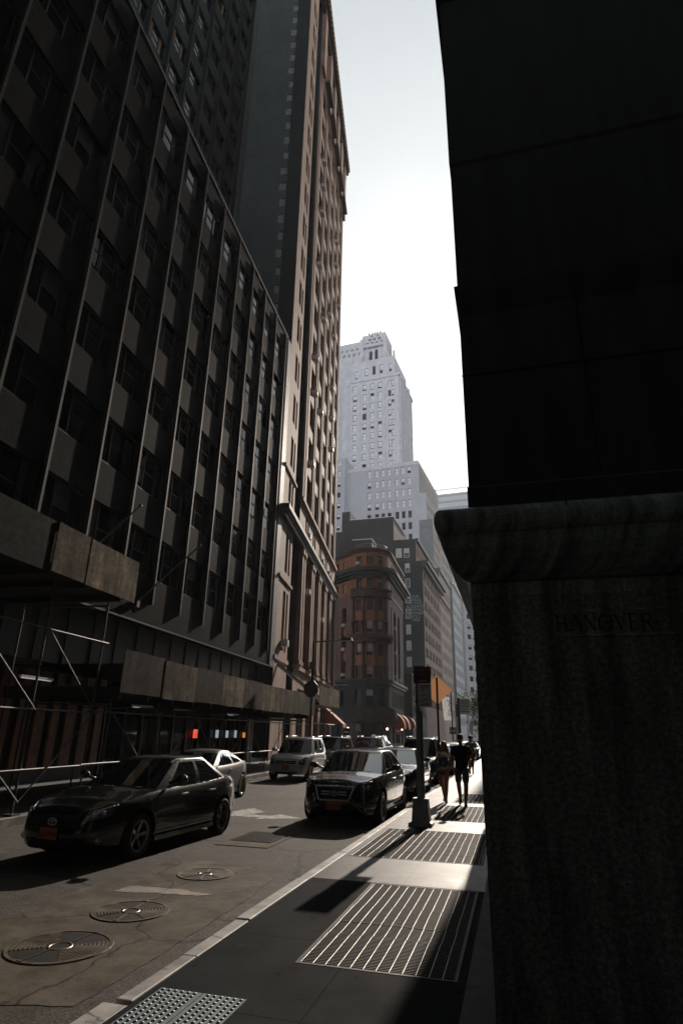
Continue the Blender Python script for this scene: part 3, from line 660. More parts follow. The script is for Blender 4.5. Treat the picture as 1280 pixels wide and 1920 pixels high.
# flagpoles on the block
for x0,z0,x1,o1,z1,lb in ((20.5,6.6,21.2,2.2,9.1,'bare slanted flagpole rising from the brick wall just beyond the near shed board'),(15.9,6.5,16.4,2.2,9.05,'bare slanted flagpole behind the top edge of the near shed board')):
    e=empty('flagpole',(-13,0,0),R(93.3),lb,'flagpole','slanted flagpoles on the office block')
    b=MB(); b.tube((x0,-.05,z0),(x1,-o1,z1),.04,8,0,.03); b.build('pole',PIPE,e)
    b=MB(); b.sphere((x1,-o1,z1),.06,6); b.build('ball',PIPE,e); b=MB(); b.box(x0-.1,-.16,z0-.18,x0+.1,-.002,z0+.12); b.build('bracket',DARKM,e)
# ---------------------------------------------------------------- pink stone building beyond the office block
TERR=mat('pink_terracotta',(.34,.23,.18),.8,0,.2,.18,.6,bump=.15,bscale=30,streak=.25)
TERRD=mat('dark_terracotta',(.07,.055,.045),.7,0,.4,.3,1.5,bump=.2,bscale=25)
PARTY=brick('party_wall_brick',(.16,.195,.19),(.12,.15,.147),(.08,.095,.095),.30,.11,.012,.85,.35,.3)
QUOIN=mat('dark_quoin_stone',(.025,.034,.034),.8,0,.4,.25,1.2); QUOINL=mat('pale_quoin_block',(.26,.29,.29),.8,0,.4,.25,3)
ROOFM=mat('roof_felt',(.05,.05,.05),.9)
ACM=mat('air_conditioner_white',(.70,.70,.68),.5,0,.5,.15,6)
GOLD=mat('gilded_trim',(.50,.34,.10),.35,.6,.5,.4,9)
O2=empty('stone_building',(-15.2,38.2,0),R(98.8),'tall narrow pink stone building with a dark brick party wall, behind the office block','building')
L2=Line(); H2=87.5
cols=[(9.5+4.15*k,11.5+4.15*k) for k in range(5)]
tops=[24.2+3.93*k for k in range(-0,16)]
tops=[28.17-3.93]+[28.17+3.93*k for k in range(0,14)]
hm=[(a,b,T-2.75,T,.35) for T in tops for a,b in cols if T<80]
arch=[(a-.35,b+.35,76.3,84.0,.8) for a,b in cols]
hm=[h for h in hm if h[3]<75.9]
att=[(a+.1,a+.85,17.95,20.15,.35) for a,b in cols]+[(b-.85,b-.1,17.95,20.15,.35) for a,b in cols]
colo=[(a+.3,b+.3,7.45,15.9,.6) for a,b in cols]
w_=MB(); wall(w_,L2,6.8,30.6,16.6,H2,hm+arch+att,.5)
for a,b,c,d,e_ in arch: arch_fill(w_,L2,a,b,d-1.3,d,0,.8)
wall(w_,L2,6.8,30.6,0.15,16.6,colo+[(9+4.3*i,12+4.3*i,.3,5.2,.7) for i in range(5)],.6)
hw=[(1.85,2.75,T-2.6,T,.4) for T in tops+[15.6,11.0] ]+[(3.05,3.65,T-2.6,T,.4) for T in tops+[15.6,11.0]]
hw=[h for h in hw if h[3]<86]
hw2=[(1.85,2.75,13.0,16.2,.4),(3.05,3.65,13.0,16.2,.4),(1.85,2.75,7.3,11.6,.4),(3.05,3.65,7.3,11.6,.4)]
hw=[h for h in hw if h[3]>20]+[(1.85,2.75,18.6,20.4,.4),(3.05,3.65,18.6,20.4,.4)]+hw2
wall(w_,L2,0,4.35,.15,H2,hw,.4)
w_.box(30.6,.002,.15,30.7,12,H2)
w_.build('street_wall',TERR,O2)
w_=MB(); w_.quad((4.35,0,.15),(4.35,2.2,.15),(4.35,2.2,H2),(4.35,0,H2)); w_.quad((4.35,2.2,.15),(6.8,2.2,.15),(6.8,2.2,H2),(4.35,2.2,H2)); w_.quad((6.8,2.2,.15),(6.8,0,.15),(6.8,0,H2),(6.8,2.2,H2))
w_.build('recess',QUOIN,O2)
# pilaster strips between the bays
ps=[7.0]+[11.9+4.15*k for k in range(5)]
b=MB()
for i,x in enumerate(ps):
    b.box(x+.1,-.11,20.9,x+.5,-.003,76.0); b.box(x+1.0,-.11,20.9,x+1.4,-.003,76.0)
for x in ps[:]: b.box(x+.05,-.45,76.0,x+1.5,-.003,H2-1)
b.build('pilasters',TERR,O2)
b=MB()
for i,x in enumerate(ps):
    x+=.2
    for xx in (x,x+1.0): b.box(xx,-.35,7.2,xx+.55,-.003,15.9); b.box(xx-.1,-.45,15.9,xx+.65,-.003,16.3); b.box(xx-.08,-.42,6.9,xx+.63,-.003,7.2)
b.build('colonnade',TERR,O2)
b=MB()
for a,bb in cols:
    b.box(a+.3,.28,10.6,bb+.3,.58,12.0); 
    b.box(a+.3,.12,10.45,bb+.3,.27,10.6); b.box(a+.3,.12,12.0,bb+.3,.27,12.15)
b.build('spandrels',TERR,O2)
def trim(root,name,m,P,s0,s1,items):
    b=MB()
    for o0,o1,z0,z1 in items: sweep(b,P,s0,s1,rectprof(o0,o1,z0,z1))
    return b.build(name,m,root)
trim(O2,'lower_cornice',TERRD,L2,-.35,30.9,[(.002,.6,17.2,17.55),(.002,.45,16.95,17.2),(.002,.35,16.6,16.95)])
for q in ((.0035,.3,20.55,20.85),(.0035,.22,6.55,6.85)): trim(O2,'string_course',TERR,L2,6.6,30.8,[q])
for q in ((.0035,.14,20.75,20.95),(.0035,.14,12.2,12.4),(.0035,.1,6.5,6.8)): trim(O2,'string_course',TERR,L2,-.1,4.5,[q])
trim(O2,'roof_cornice',TERRD,L2,-.1,30.8,[(.003,.95,H2-.5,H2+.2),(.003,.75,H2-1.1,H2-.5),(.003,.4,H2-1.9,H2-1.1)])
b=MB(); b.box(0,-.93,H2-.85,.3,-.753,H2-.503); bk_=b.mesh('cornice_bracket',[GOLD])
for i in range(51): inst(bk_,'cornice_bracket',O2,(.6*i,0,0))
b=MB()   # balcony shelves under the arches
for a,bb in cols: b.box(a-.6,-.9,75.9,bb+.6,-.29,76.25)
b.build('balconies',TERRD,O2)
w_=MB(); w_.quad((0,1.4,.15),(0,26,.15),(0,26,H2+.6),(0,1.4,H2+.6)); w_.build('party_wall',PARTY,O2)
b=MB(); z=28.0; i=0
while z<H2:
    d=1.35+(.28 if i%2 else 0.0)+.0; b.box(-.02,0.003,z,-.002,d,z+.98); z+=.98; i+=1
b.build('quoin_strip',QUOIN,O2)
z=28.98
while z<H2: b=MB(); b.box(-.025,1.36,z,-.001,1.36+.4+.25*rnd.random(),z+.75+.15*rnd.random()); z+=1.96; b.build('pale_quoin',QUOINL,O2)
b=MB(); b.quad((0,0,H2-.2),(30.7,0,H2-.2),(30.7,26,H2-.2),(0,26,H2-.2)); b.build('roof',ROOFM,O2)
W2=[win_mesh('window',2.0,2.75,[DARKM,GLASS,BLIND],'dh',bl,.07,2) for bl in (0,0,.3)]
put_windows(O2,L2,hm,W2,.35,limit=75,rs=1)
W3=[win_mesh('window',.9,2.6,[DARKM,GLASS,BLIND],'dh',bl,.06) for bl in (0,0,.4)]
for h in hw:
    v=win_mesh('window',h[1]-h[0],h[3]-h[2],[DARKM,GLASS,BLIND],'dh',0,.06); inst(v,'window' if h[2]>20 and h[2]<58 else 'side_window',O2,((h[0]+h[1])/2,h[4]-.06,h[2]))
for h in att: inst(win_mesh('w',h[1]-h[0],h[3]-h[2],[DARKM,GLASS,BLIND],'dh',0,.06),'attic_window',O2,((h[0]+h[1])/2,h[4]-.06,h[2]))
for h in colo: inst(win_mesh('w',2.0,8.45,[DARKM,GLASS,BLIND],'dh',0,.07,2),'tall_window',O2,((h[0]+h[1])/2,h[4]-.06,h[2]))
for h in arch: inst(win_mesh('w',h[1]-h[0],h[3]-h[2],[DARKM,GLASS,BLIND],'dh',0,.08,3),'arched_window',O2,((h[0]+h[1])/2,h[4]-.06,h[2]))
b=MB()
for i in range(5): b.quad((9+4.3*i,.7,.3),(12+4.3*i,.7,.3),(12+4.3*i,.7,5.2),(9+4.3*i,.7,5.2))
b.build('shop_glass',GLASS,O2)
ac=MB(); ac.box(-.36,-.50,0,.36,.3,.45); ac.box(-.30,-.515,.05,.30,-.502,.40,1)
acm=ac.mesh('air_conditioner',[ACM,mat('ac_grille',(.35,.35,.34),.6)]); r=random.Random(21)
for h in r.sample(hm[5:60],17): inst(acm,'air_conditioner',O2,(h[0]+.5+r.random()*.9,.05,h[2]+.08))
for x,z in ((1.9,7.6),(10.3,13.2),(18.9,12.3),(9.7,18.1),(18.2,18.1),(23.0,18.1)): inst(acm,'air_conditioner',O2,(x+.4,.05,z))
# slanted white board and awning at its foot
AWN=mat('orange_awning_cloth',(.36,.10,.05),.8,0,.3,.2,3); 
e=empty('sloped_canopy',(-15.2,38.2,0),R(98.8),'pale sloping metal canopy edge above the low shed, at the foot of the pink building','canopy')
b=MB(); b.add([(1.2,0,6.1),(1.2,-.12,6.1),(5.6,-2.5,4.1),(5.6,-2.3,4.1),(1.2,0,6.3),(1.2,-.12,6.3),(5.6,-2.5,4.3),(5.6,-2.3,4.3)],[(0,3,2,1),(4,5,6,7),(0,1,5,4),(1,2,6,5),(2,3,7,6),(3,0,4,7)])
b.build('edge',WHITEP,e)
def barrel_awning(name,loc,rz,w,d,h,lab,grp=None,m=AWN):
    e=empty(name,loc,rz,lab,'awning',grp); b=MB(); n=8
    pts=[(-d*math.sin(math.pi/2*i/n),h*math.cos(math.pi/2*i/n)) for i in range(n+1)]
    for (y0,z0),(y1,z1) in zip(pts[:-1],pts[1:]):
        b.add([(-w/2,y0,z0),(w/2,y0,z0),(w/2,y1,z1),(-w/2,y1,z1)],[(0,1,2,3)],0,True)
    for sx in (-1,1): b.add([(sx*w/2,0,0)]+[(sx*w/2,y,z) for y,z in pts],[tuple(range(n+2))])
    b.build('cloth',m,e); b=MB(); b.box(-w/2,-d-.01,-.3,w/2,-d+.02,-.003); b.build('valance',m,e); return e
b=MB(); b.add([(0,0,1.6),(3.2,0,1.6),(3.2,-1.9,0),(0,-1.9,0)],[(0,1,2,3)]); b.box(0,-1.92,-.35,3.2,-1.9,0); b.add([(0,0,1.6),(0,-1.9,0),(0,0,0)],[(0,1,2)]); b.add([(3.2,0,1.6),(3.2,-1.9,0),(3.2,0,0)],[(0,1,2)])
e=empty('awning',(-18.6,61.5,2.75),R(98.8),'small orange sloped awning below the short far shed board, on the pink stone building','awning'); b.build('cloth',AWN,e)
# ---------------------------------------------------------------- rounded corner building
RUST=mat('rust_terracotta',(.25,.092,.034),.6,0,.4,.3,1.5,bump=.2,bscale=30); BRN=brick('brown_iron_brick',(.25,.125,.095),(.19,.10,.08),(.09,.06,.055),.25,.08,.01,.75,.35,.3)
BST=mat('dark_brownstone',(.060,.038,.030),.75,0,.4,.3,1.2,bump=.2,bscale=20,streak=.3); BST2=mat('soot_grey_stone',(.022,.026,.031),.75,0,.4,.3,1.0,bump=.2,bscale=20,streak=.35); CUG=mat('green_black_cornice',(.02,.034,.032),.6,.0,.3,.3,2)
O3=empty('corner_building',(-21.1,93.4,0),0,'rounded rust-brown corner building with a columned bay at the far street junction','building')
P3=RoundCorner((0,0),3.2,R(227),R(361.7)); Lc=P3.L; cen=R(282.7)     # bay faces the camera
def sa(a): return (R(a)-P3.a0)*3.2
wina=[sa(282.7-33),sa(282.7),sa(282.7+33)]
def hw3(z0,z1,w,d=.4): return [(c-w/2,c+w/2,z0,z1,d) for c in wina]
rw=Lc+1.2
# attic and upper storeys
H=[]; 
H+=hw3(27.3,28.8,1.05)+[(rw+1.5+2.0*i,rw+2.2+2.0*i,27.3,28.8,.3) for i in range(7)]+[(-3.2-2.1*i,-2.5-2.1*i,27.3,28.8,.3) for i in range(7)]
U=hw3(23.6,25.1,1.05)+[(rw+.6+1.35*i,rw+1.3+1.35*i,23.4,24.9,.3) for i in range(10)]+[(-3.2-2.1*i,-2.5-2.1*i,23.4,24.9,.3) for i in range(7)]
w_=MB(); wall(w_,P3,-16,Lc+15.6,26.0,30.0,H,.3); wall(w_,P3,-16,Lc+15.6,22.8,26.0,U,.3); w_.build('upper_storeys',RUST,O3)
sd=[(rw+.2,rw+.9),(rw+3.2,rw+5.6),(rw+7.6,rw+10.0)]
ah=[(a,b,9.8,21.3,.55) for a,b in sd]; la=[(-3.4,-1.9,9.8,21.0,.5),(-7.2,-5.7,9.8,21.0,.5),(-11,-9.5,9.8,21,.5)]
w_=MB(); bayh=hw3(20.0,22.0,.98)+hw3(16.6,18.5,.98)+hw3(13.1,14.9,.98)+hw3(9.75,11.6,.98)
wall(w_,P3,.35,Lc-.35,9.6,22.8,bayh,.35); w_.build('bay_wall',RUST,O3)
w_=MB(); wall(w_,P3,-16,.35,9.6,22.8,la,.5); wall(w_,P3,Lc-.35,Lc+15.6,9.6,22.8,ah,.55)
for a,b,c,d,e_ in la: arch_fill(w_,P3,a,b,d-.8,d,0,.5)
for a,b,c,d,e_ in ah: arch_fill(w_,P3,a,b,d-(b-a)*.62,d,0,.55)
x,y=P3.at(Lc+15.6); w_.quad((x,y,.15),(x-8,y,.15),(x-8,y,29.9),(x,y,29.9))
w_.build('brick_wall',BRN,O3)
bs=[(c-.55,c+.55,5.8,8.1,.4) for c in wina]+[(rw+.8+2*i,rw+1.9+2*i,5.8,8.1,.4) for i in range(7)]+[(-3.4-2.4*i,-2.3-2.4*i,5.8,8.1,.4) for i in range(6)]
dr=[(wina[1]-1.0,wina[1]+1.0,.3,3.3,.8)]+[(rw+.8+3*i,rw+2.9+3*i,.5,3.2,.4) for i in range(4)]+[(-4.4-3*i,-2.3-3*i,.5,3.2,.4) for i in range(4)]
w_=MB(); wall(w_,P3,-16,Lc+15.6,.15,9.6,bs+dr,.4); w_.build('base_wall',BST2,O3)
# columns on the bay
b=MB()
for z0,z1 in ((9.7,15.1),(16.4,22.1)):
    for da in (-50,-16.5,16.5,50):
        a=cen+R(da); cx,cy=3.32*math.cos(a),3.32*math.sin(a); b.lathe([(.30,z0),(.30,z0+1.6),(.40,z0+1.62),(.40,z0+1.9),(.24,z0+1.92),(.22,z1-.4),(.36,z1-.15),(.36,z1)],cx,cy,10)
b.build('columns',BST,O3)
trim(O3,'frieze',BST,P3,-.1,Lc+.1,[(.003,.38,22.15,23.4),(.003,.55,23.3,23.5),(.003,.52,22.1,22.3)])
trim(O3,'balcony_ledge',BST,P3,-.2,Lc+.2,[(.003,.75,15.75,16.3),(.003,.5,15.1,15.75)])
trim(O3,'belt_course',CUG,P3,-16,Lc+15.6,[(.003,.7,9.2,9.6),(.003,.4,8.8,9.2)])
trim(O3,'main_cornice',CUG,P3,-16,Lc+16.2,[(.003,1.35,26.1,26.75),(.003,.9,25.7,26.1),(.003,.5,25.3,25.7)])
trim(O3,'parapet_cornice',BST,P3,-16,Lc+15.8,[(.003,.45,29.75,30.05),(.003,.22,29.4,29.75)])
trim(O3,'sill_band',mat('pale_sill',(.32,.25,.21),.7),P3,Lc-.3,Lc+15.6,[(.003,.12,22.75,22.95)])
trim(O3,'entrance_balcony',BST,P3,.2,Lc+.4,[(.003,1.0,3.5,3.9),(.75,1.0,3.9,5.3),(.003,.74,5.3,5.45)])
for c in (wina[0]+.9,wina[1]+1.35,wina[1]-1.35,wina[2]-.1):
    b=MB(); x,y=P3.at(c,.75); b.lathe([(.28,.15),(.28,.5),(.22,.55),(.20,3.2),(.3,3.5)],x,y,12); b.build('porch_column',BST2,O3)
b=MB()
for da in range(-52,60,8):
    a=cen+R(da); x,y=3.75*math.cos(a),3.75*math.sin(a); b.box(x-.08,y-.08,24.9,x+.08,y+.08,25.65)
b.build('cornice_brackets',CUG,O3)
b=MB(); n=[P3.at(-16)]+[P3.at(Lc*i/12) for i in range(13)]+[P3.at(Lc+15.6)]; b.add([(x,y,29.9) for x,y in n],[tuple(range(len(n)))]); b.build('roof',ROOFM,O3)
BRK=brick('roof_house_brick',(.10,.075,.07),(.08,.065,.06),(.05,.05,.05),.25,.08,.01,.8,.3,.2)
b=MB(); b.box(-3.5,2.0,29.9,-.1,5.5,33.2); b.box(-3.55,1.95,33.2,-.05,5.55,33.35,1); b.box(-6.2,3.2,29.9,-4.0,6,32.0); b.build('roof_house',[BRK,WHITEP],O3)
b=MB()
for i in range(13):
    p=P3.at(Lc*i/12,-.3); b.tube((*p,30),(*p,30.9),.025,5)
    if i: b.tube((*q,30.9),(*p,30.9),.03,5); b.tube((*q,30.5),(*p,30.5),.02,5)
    q=p
b.build('roof_railing',STEEL,O3)
def pw(root,P,holes,lab,blinds=(0,0,.4),mats=None,style='dh',fr=.06,dep=None,rs=1):
    r=random.Random(rs); cache={}
    for h in holes:
        bl=r.choice(blinds); key=(round(h[1]-h[0],2),round(h[3]-h[2],2),bl)
        if key not in cache: cache[key]=win_mesh('win',key[0],key[1],mats or [DARKM,GLASS2,BLIND],style,bl,fr)
        d=(h[4] if len(h)>4 else .3) if dep is None else dep
        s=(h[0]+h[1])/2; x,y=P.at(s,-d+.06); inst(cache[key],lab,root,(x,y,h[2]),P.ang(s))
BLG=mat('grey_blind',(.40,.42,.43),.7)
pw(O3,P3,H+U,'attic_window',(0,.0,.3,1.0),[DARKM,GLASS2,BLG]); pw(O3,P3,bayh,'bay_window',(0,0,0,.7),[DARKM,GLASS2,BLG]); pw(O3,P3,bs,'base_window')
pw(O3,P3,dr,'shop_window',(0,)); 
for a,b_,c,d,e_ in la+ah:
    for k in range(3):
        z=10.0+3.9*k; hh=(2.5 if k<2 else 3.2); pw(O3,P3,[(a+.05,b_-.05,z,z+hh,e_)],'window',(0,.3))
    b=MB(); 
    for k in (1,2): x0,y0=P3.at(a,-e_+.1); x1,y1=P3.at(b_,-e_+.1); b.add([(x0,y0,8.75+3.9*k),(x1,y1,8.75+3.9*k),(x1,y1,10+3.9*k),(x0,y0,10+3.9*k)],[(0,1,2,3)])
    b.build('spandrel_panel',RUST,O3)
for s_,z in ((-2.6,10.2),(-2.6,14.1),(-2.6,17.9),(wina[0],27.35),(rw+4.2,10.4),(rw+4.2,14.2),(rw+4.0,18.2),(rw+9,10.2)):
    x,y=P3.at(s_,.05 if z>27 else -.25); inst(acm,'air_conditioner',O3,(x,y,z),P3.ang(s_))
# planting on the roof edge
# awnings and globe lamps at its foot
def world3(s,off): x,y=P3.at(s,off); return x-21.1,y+93.4
for s_,w_2,lb in ((rw+1.0,1.9,'narrow orange curved awning nearest the rounded corner entrance'),(rw+6.2,2.6,'larger orange curved awning on the side of the corner building, left of the lamp post'),(rw+14.5,2.2,'farthest orange curved awning, just right of the lamp post')):
    x,y=world3(s_,.05); barrel_awning('awning',(x,y,2.9),P3.ang(s_),w_2,1.9,2.0,lb,'orange awnings on the corner building')
GLOBE=mat('lit_globe',(1.0,.62,.40),.5,emit=5,var=0)
for s_,o,lb in ((wina[0]-1.3,.6,'lit globe lamp left of the corner entrance'),(wina[2]+.5,.7,'lit globe lamp right of the corner entrance'),(rw+2.6,.8,'lit globe lamp under the orange awnings, the nearer of the side pair'),(rw+5.3,.8,'lit globe lamp under the orange awnings, the farther of the side pair')):
    x,y=world3(s_,o); e=empty('globe_lamp',(x,y,0),0,lb,'lamp','lit globe lamps by the corner building'); b=MB(); b.sphere((0,0,2.55),.13 if 'side' in lb else .17,6); b.build('globe',GLOBE,e)
    b=MB(); b.tube((0,0,.15),(0,0,2.38),.04,6); b.build('post',DARKM,e)
# ---------------------------------------------------------------- receding row of buildings on the left side of the far street
GRB=brick('green_painted_brick',(.045,.068,.066),(.035,.055,.053),(.025,.04,.04),.28,.09,.012,.85,.35,.4); GRB2=brick('grey_old_brick',(.085,.09,.088),(.065,.07,.07),(.05,.052,.052),.28,.09,.012,.85,.35,.4)
BRP=mat('rosy_brown_brick',(.33,.22,.18),.75,0,.4,.2,1.2,streak=.2); CORN=mat('dark_copper_cornice',(.045,.05,.048),.6)
O4=empty('brick_building',(-16.9,127.5,0),R(88.3),'green-grey brick building with a faded painted wall sign and white-framed side windows','building')
# local: +X along street away, +Y to the left (into the block); outward -Y is the street
L4=Line(); T4=38.0
side=Line((0,26),(0,-1))  # south wall: from left (y=26) to the street corner (y=0); outward -X
def SX(u): return 26+u    # u measured from corner, negative to the left
sw=[]
for k in range(8): sw.append((SX(-3.9),SX(-2.85),41.15-2.2-3.42*(k+1)+.0,41.15-3.42*(k+1),.15))
sw=[(SX(-3.92),SX(-2.86),z,z+2.1,.15) for z in (35.5,32.05,28.65,25.3,21.9,18.5,15.1)]+[(SX(-5.95),SX(-4.6),39.0,41.2,.15),(SX(-4.13),SX(-2.87),38.95,41.1,.15)]
w_=MB(); wall(w_,side,0,26,.15,T4,[h for h in sw if h[3]<T4],.15); 
w_.build('side_wall',GRB,O4)
sideU=Line((0,26),(0,-1)); w_=MB(); wall(w_,sideU,0,24.6,T4,43.2,[h for h in sw if h[2]>T4],.15); w_.build('upper_side_wall',GRB2,O4)
pw(O4,side,sw,'side_window',(0,.5,.5,1.0),[WHITEP,GLASS2,mat('cream_blind',(.6,.6,.55),.8)],'grid',.13)
f4=[]
for k in range(9):
    z=7.2+3.35*k
    for g_ in range(6): f4+= [(1.4+4.6*g_,2.7+4.6*g_,z,z+2.1,.2),(3.2+4.6*g_,4.5+4.6*g_,z,z+2.1,.2)]
w_=MB(); wall(w_,L4,0,29,.15,T4,f4,.3); w_.quad((29,0,.15),(29,20,.15),(29,20,T4),(29,0,T4)); w_.build('street_wall',BRP,O4)
put_windows(O4,L4,sorted(f4,key=lambda h:-h[2]),[win_mesh('w',1.3,2.1,[DARKM,GLASS2,BLIND],'dh',bl,.05) for bl in (0,0,0,.5)],.2,limit=90)
trim(O4,'cornice',CORN,L4,-.5,29.4,[(.003,1.3,37.2,38.0),(.003,.8,36.3,37.2),(.0035,.12,33.9,34.1)])
fu=[(.9+1.9*i,1.9+1.9*i,39.2,41.3,.25) for i in range(14)]
LU4=Line((0,1.4)); w_=MB(); wall(w_,LU4,0,27,T4,43.2,fu,.25); w_.quad((0,1.4,43.2),(27,1.4,43.2),(27,20,43.2),(0,20,43.2)); w_.quad((0,0,38.001),(29,0,38.001),(29,20,38.001),(0,20,38.001)); w_.build('upper_street_wall',BRP,O4)
pw(O4,LU4,fu,'top_window',(1.0,.5),dep=.25); trim(O4,'upper_cornice',CORN,LU4,-.1,27.3,[(.003,.6,42.6,43.3)])
# higher grey brick blocks behind
b=MB(); b.box(9.9-5,0,38.0,9.9,15.4,44); b.v=[(x,y,z) for x,y,z in b.v]
w_=MB(); w_.box(.004,5.0+1.4,43.2,14,15.4+1.4,48.9); w_.box(.002,15.4+1.4,38,5,17.4+1.4,51.1); w_.box(.006,17.4+1.4,38,10,24,46.2); w_.build('roof_block',GRB2,O4)
b=MB(); b.box(-.05,6.35,48.9,14,16.85,49.05); b.build('parapet_coping',WHITEP,O4)
# painted sign (flat lettering painted on the wall)
SIGNP=mat('faded_sign_paint',(.42,.47,.46),.85,0,.3,.45,4)
def text(parent,body,size,loc,rot,m,name='lettering',ext=.004,align='CENTER',sx=1.0):
    cu=bpy.data.curves.new(name,'FONT'); cu.body=body; cu.size=size; cu.align_x=align; cu.extrude=ext; cu.space_line=.85
    o=bpy.data.objects.new(name,cu); COL.objects.link(o); dg=bpy.context.evaluated_depsgraph_get(); me=bpy.data.meshes.new_from_object(o.evaluated_get(dg)); bpy.data.objects.remove(o)
    me.materials.clear(); me.materials.append(m); n=bpy.data.objects.new(name,me); COL.objects.link(n); n.parent=parent; n.location=loc; n.rotation_euler=rot; n.scale=(sx,1,1); return n
text(O4,'FOR\nSPACE\nIN THIS\nBUILDING\nCONTACT\nNEWMARK\n372-2\n7400',.86,(-.012,1.75,29.75),(R(90),0,R(-90)),SIGNP,'painted_sign')
# low shops in front of the green wall
O5=empty('low_building',(-17.3,111.5,0),R(88.3),'low dark building with a bright sloping roof edge beside the corner building','building')
b=MB(); hh=[(1+1.9*i,2.2+1.9*i,z,z+1.9,.3) for i in range(7) for z in (4.9,8.4)]; wall(b,L4,0,15.5,.15,12.3,hh,.3); b.quad((0,0,.15),(0,15,.15),(0,15,12.3),(0,0,12.3)); b.quad((0,0,12.3),(15.5,0,12.3),(15.5,15,12.3),(0,15,12.3)); b.build('wall',BST2,O5)
pw(O5,L4,hh,'window',(0,0,.5)); trim(O5,'roof_edge',WHITEP,L4,-.2,15.7,[(.003,.5,12.0,12.35)])
# beige tall building
BEI=mat('beige_stone',(.44,.35,.30),.7,0,.4,.15,.8,streak=.2); PALE=mat('pale_limestone',(.62,.64,.66),.7,0,.4,.12,.8,streak=.15); GREYW=mat('grey_side_wall',(.22,.24,.25),.8,0,.4,.15,.6)
def slabbldg(name,lab,o,rz,L,D,H,mwall,mside,floor=3.5,z0=5,ww_=1.1,wh_=1.9,pitch=2.1,grp=None,maxw=90,rs=1,blinds=(0,0,.5),trims=(),sidewin=False,frame_=DARKM):
    e=empty(name,(o[0],o[1],0),R(rz),lab,'building',grp); P=Line(); hs=[]
    n=int((L-1)/pitch); off=(L-n*pitch)/2
    k=0
    while z0+floor*k+wh_<H-1.2:
        for i in range(n): a=off+pitch*i+(pitch-ww_)/2; hs.append((a,a+ww_,z0+floor*k,z0+floor*k+wh_,.25))
        k+=1
    b=MB(); wall(b,P,0,L,.15,H,hs,.25); b.quad((L,0,.15),(L,D,.15),(L,D,H),(L,0,H)); b.quad((0,0,H),(L,0,H),(L,D,H),(0,D,H)); b.build('street_wall',mwall,e)
    P2=Line((0,D),(0,-1)); b=MB(); hs2=[]
    if sidewin:
        kk=0
        while z0+floor*kk+wh_<H-1.2:
            for i in range(int(D/3.2)): a=1+3.2*i; hs2.append((a,a+1.2,z0+floor*kk,z0+floor*kk+wh_,.25))
            kk+=1
    wall(b,P2,0,D,.15,H,hs2,.25); b.build('side_wall',mside,e)
    vs=[win_mesh('w',ww_,wh_,[frame_,GLASS2,BLIND],'dh',bl,.06) for bl in blinds]
    put_windows(e,P,sorted(hs,key=lambda h:(h[0]-h[2]*.2)),vs,.25,limit=maxw,rs=rs)
    if hs2: put_windows(e,P2,hs2,[win_mesh('w',1.2,wh_,[frame_,GLASS2,BLIND],'dh',bl,.06) for bl in blinds],.25,limit=100-min(maxw,len(hs)),rs=rs,name='side_window',stuffname='side_windows')
    for t in trims: trim(e,'cornice',t[0],P,-.3,L+.3,[t[1]])
    return e
slabbldg('beige_building','beige stone office building with rows of narrow windows beyond the dark cornice','x' and (-16.1,153.0),88.3,22,18,43,BEI,GREYW,3.45,6,1.15,2.1,2.6,rs=2,maxw=60,trims=((BEI,(.003,.5,42.2,43.1)),(BRP,(.003,.4,35.2,35.5))))
slabbldg('white_building','pale grey-white building with paired windows past the beige one',(-15.2,181),88.3,23,18,46,PALE,GREYW,3.5,4.6,1.5,2.1,2.6,rs=3,maxw=60,trims=((PALE,(.003,.6,45.2,46.1)),(PALE,(.003,.5,13.0,13.4))))
slabbldg('white_building','narrow far white building with dark paired windows beside the granite moulding',(-14.4,215),60,16,14,50,PALE,PALE,3.6,5,2.2,1.7,3.4,rs=5,maxw=30)
e=slabbldg('brown_building','small brown building at the street end with large white sign letters',(-13.0,245),40,12,10,15,BRP,BRP,4,4,1.5,1.6,3,maxw=12)
text(e,'NS',3.2,(3.5,-.25,11.4),(R(90),0,0),WHITEP,'sign_letters',.08)
slabbldg('grey_tower','slim grey stone tower rising behind the beige building',(-21.3,190),88.3,16,4.6,70,BEI,GREYW,3.6,40,1.0,2.1,2.0,maxw=40,rs=7)
# ---------------------------------------------------------------- white stepped skyscraper and its lower wing
TOW=mat('tower_limestone',(.68,.68,.72),.8,0,.4,.10,.35,streak=.12); TOWD=mat('tower_ornament',(.10,.10,.11),.8,0,.4,.12,.5)
O6=empty('skyscraper',(-47.4,281,0),R(-5),'pale stepped stone skyscraper with an arcaded crown rising over the street','skyscraper')
TL_=Line(); tw=[]; 
c5=[(-26.7,-24.3),(-21.0,-18.7),(-16.4,-14.2),(-12.0,-9.7),(-6.1,-4.5),(-4.25,-2.65)]
zt=186.4; rows=[zt-6.15*k for k in range(10)]
hs=[(a,b_,z-3.9,z,.5) for z in rows for a,b_ in c5]
w_=MB(); wall(w_,TL_,-28.2,0,100,190,hs,.5)
sd6=Line((0,0),(0,1)); h6=[(2+4.2*i,3.6+4.2*i,z-3.9,z,.5) for z in rows for i in range(7)]
wall(w_,sd6,0,31,100,190,h6,.5)
b=w_; b.quad((-28.2,0,190),(0,0,190),(0,31,190),(-28.2,31,190)); b.quad((-28.2,31,100),(-28.2,0,100),(-28.2,0,190),(-28.2,31,190))
w_.build('shaft',TOW,O6)
b=MB()
for i in range(7): x=1+4.2*i; b.box(.002,x-.1,100,.8,x+.5,190+(i%3)*1.5)
b.build('side_piers',TOW,O6)
b=MB(); 
for x in (-22.6,-17.55,-13.1,-8.0): b.box(x-.35,-.5,125,x+.35,-.003,184)
b.build('front_piers',TOW,O6)
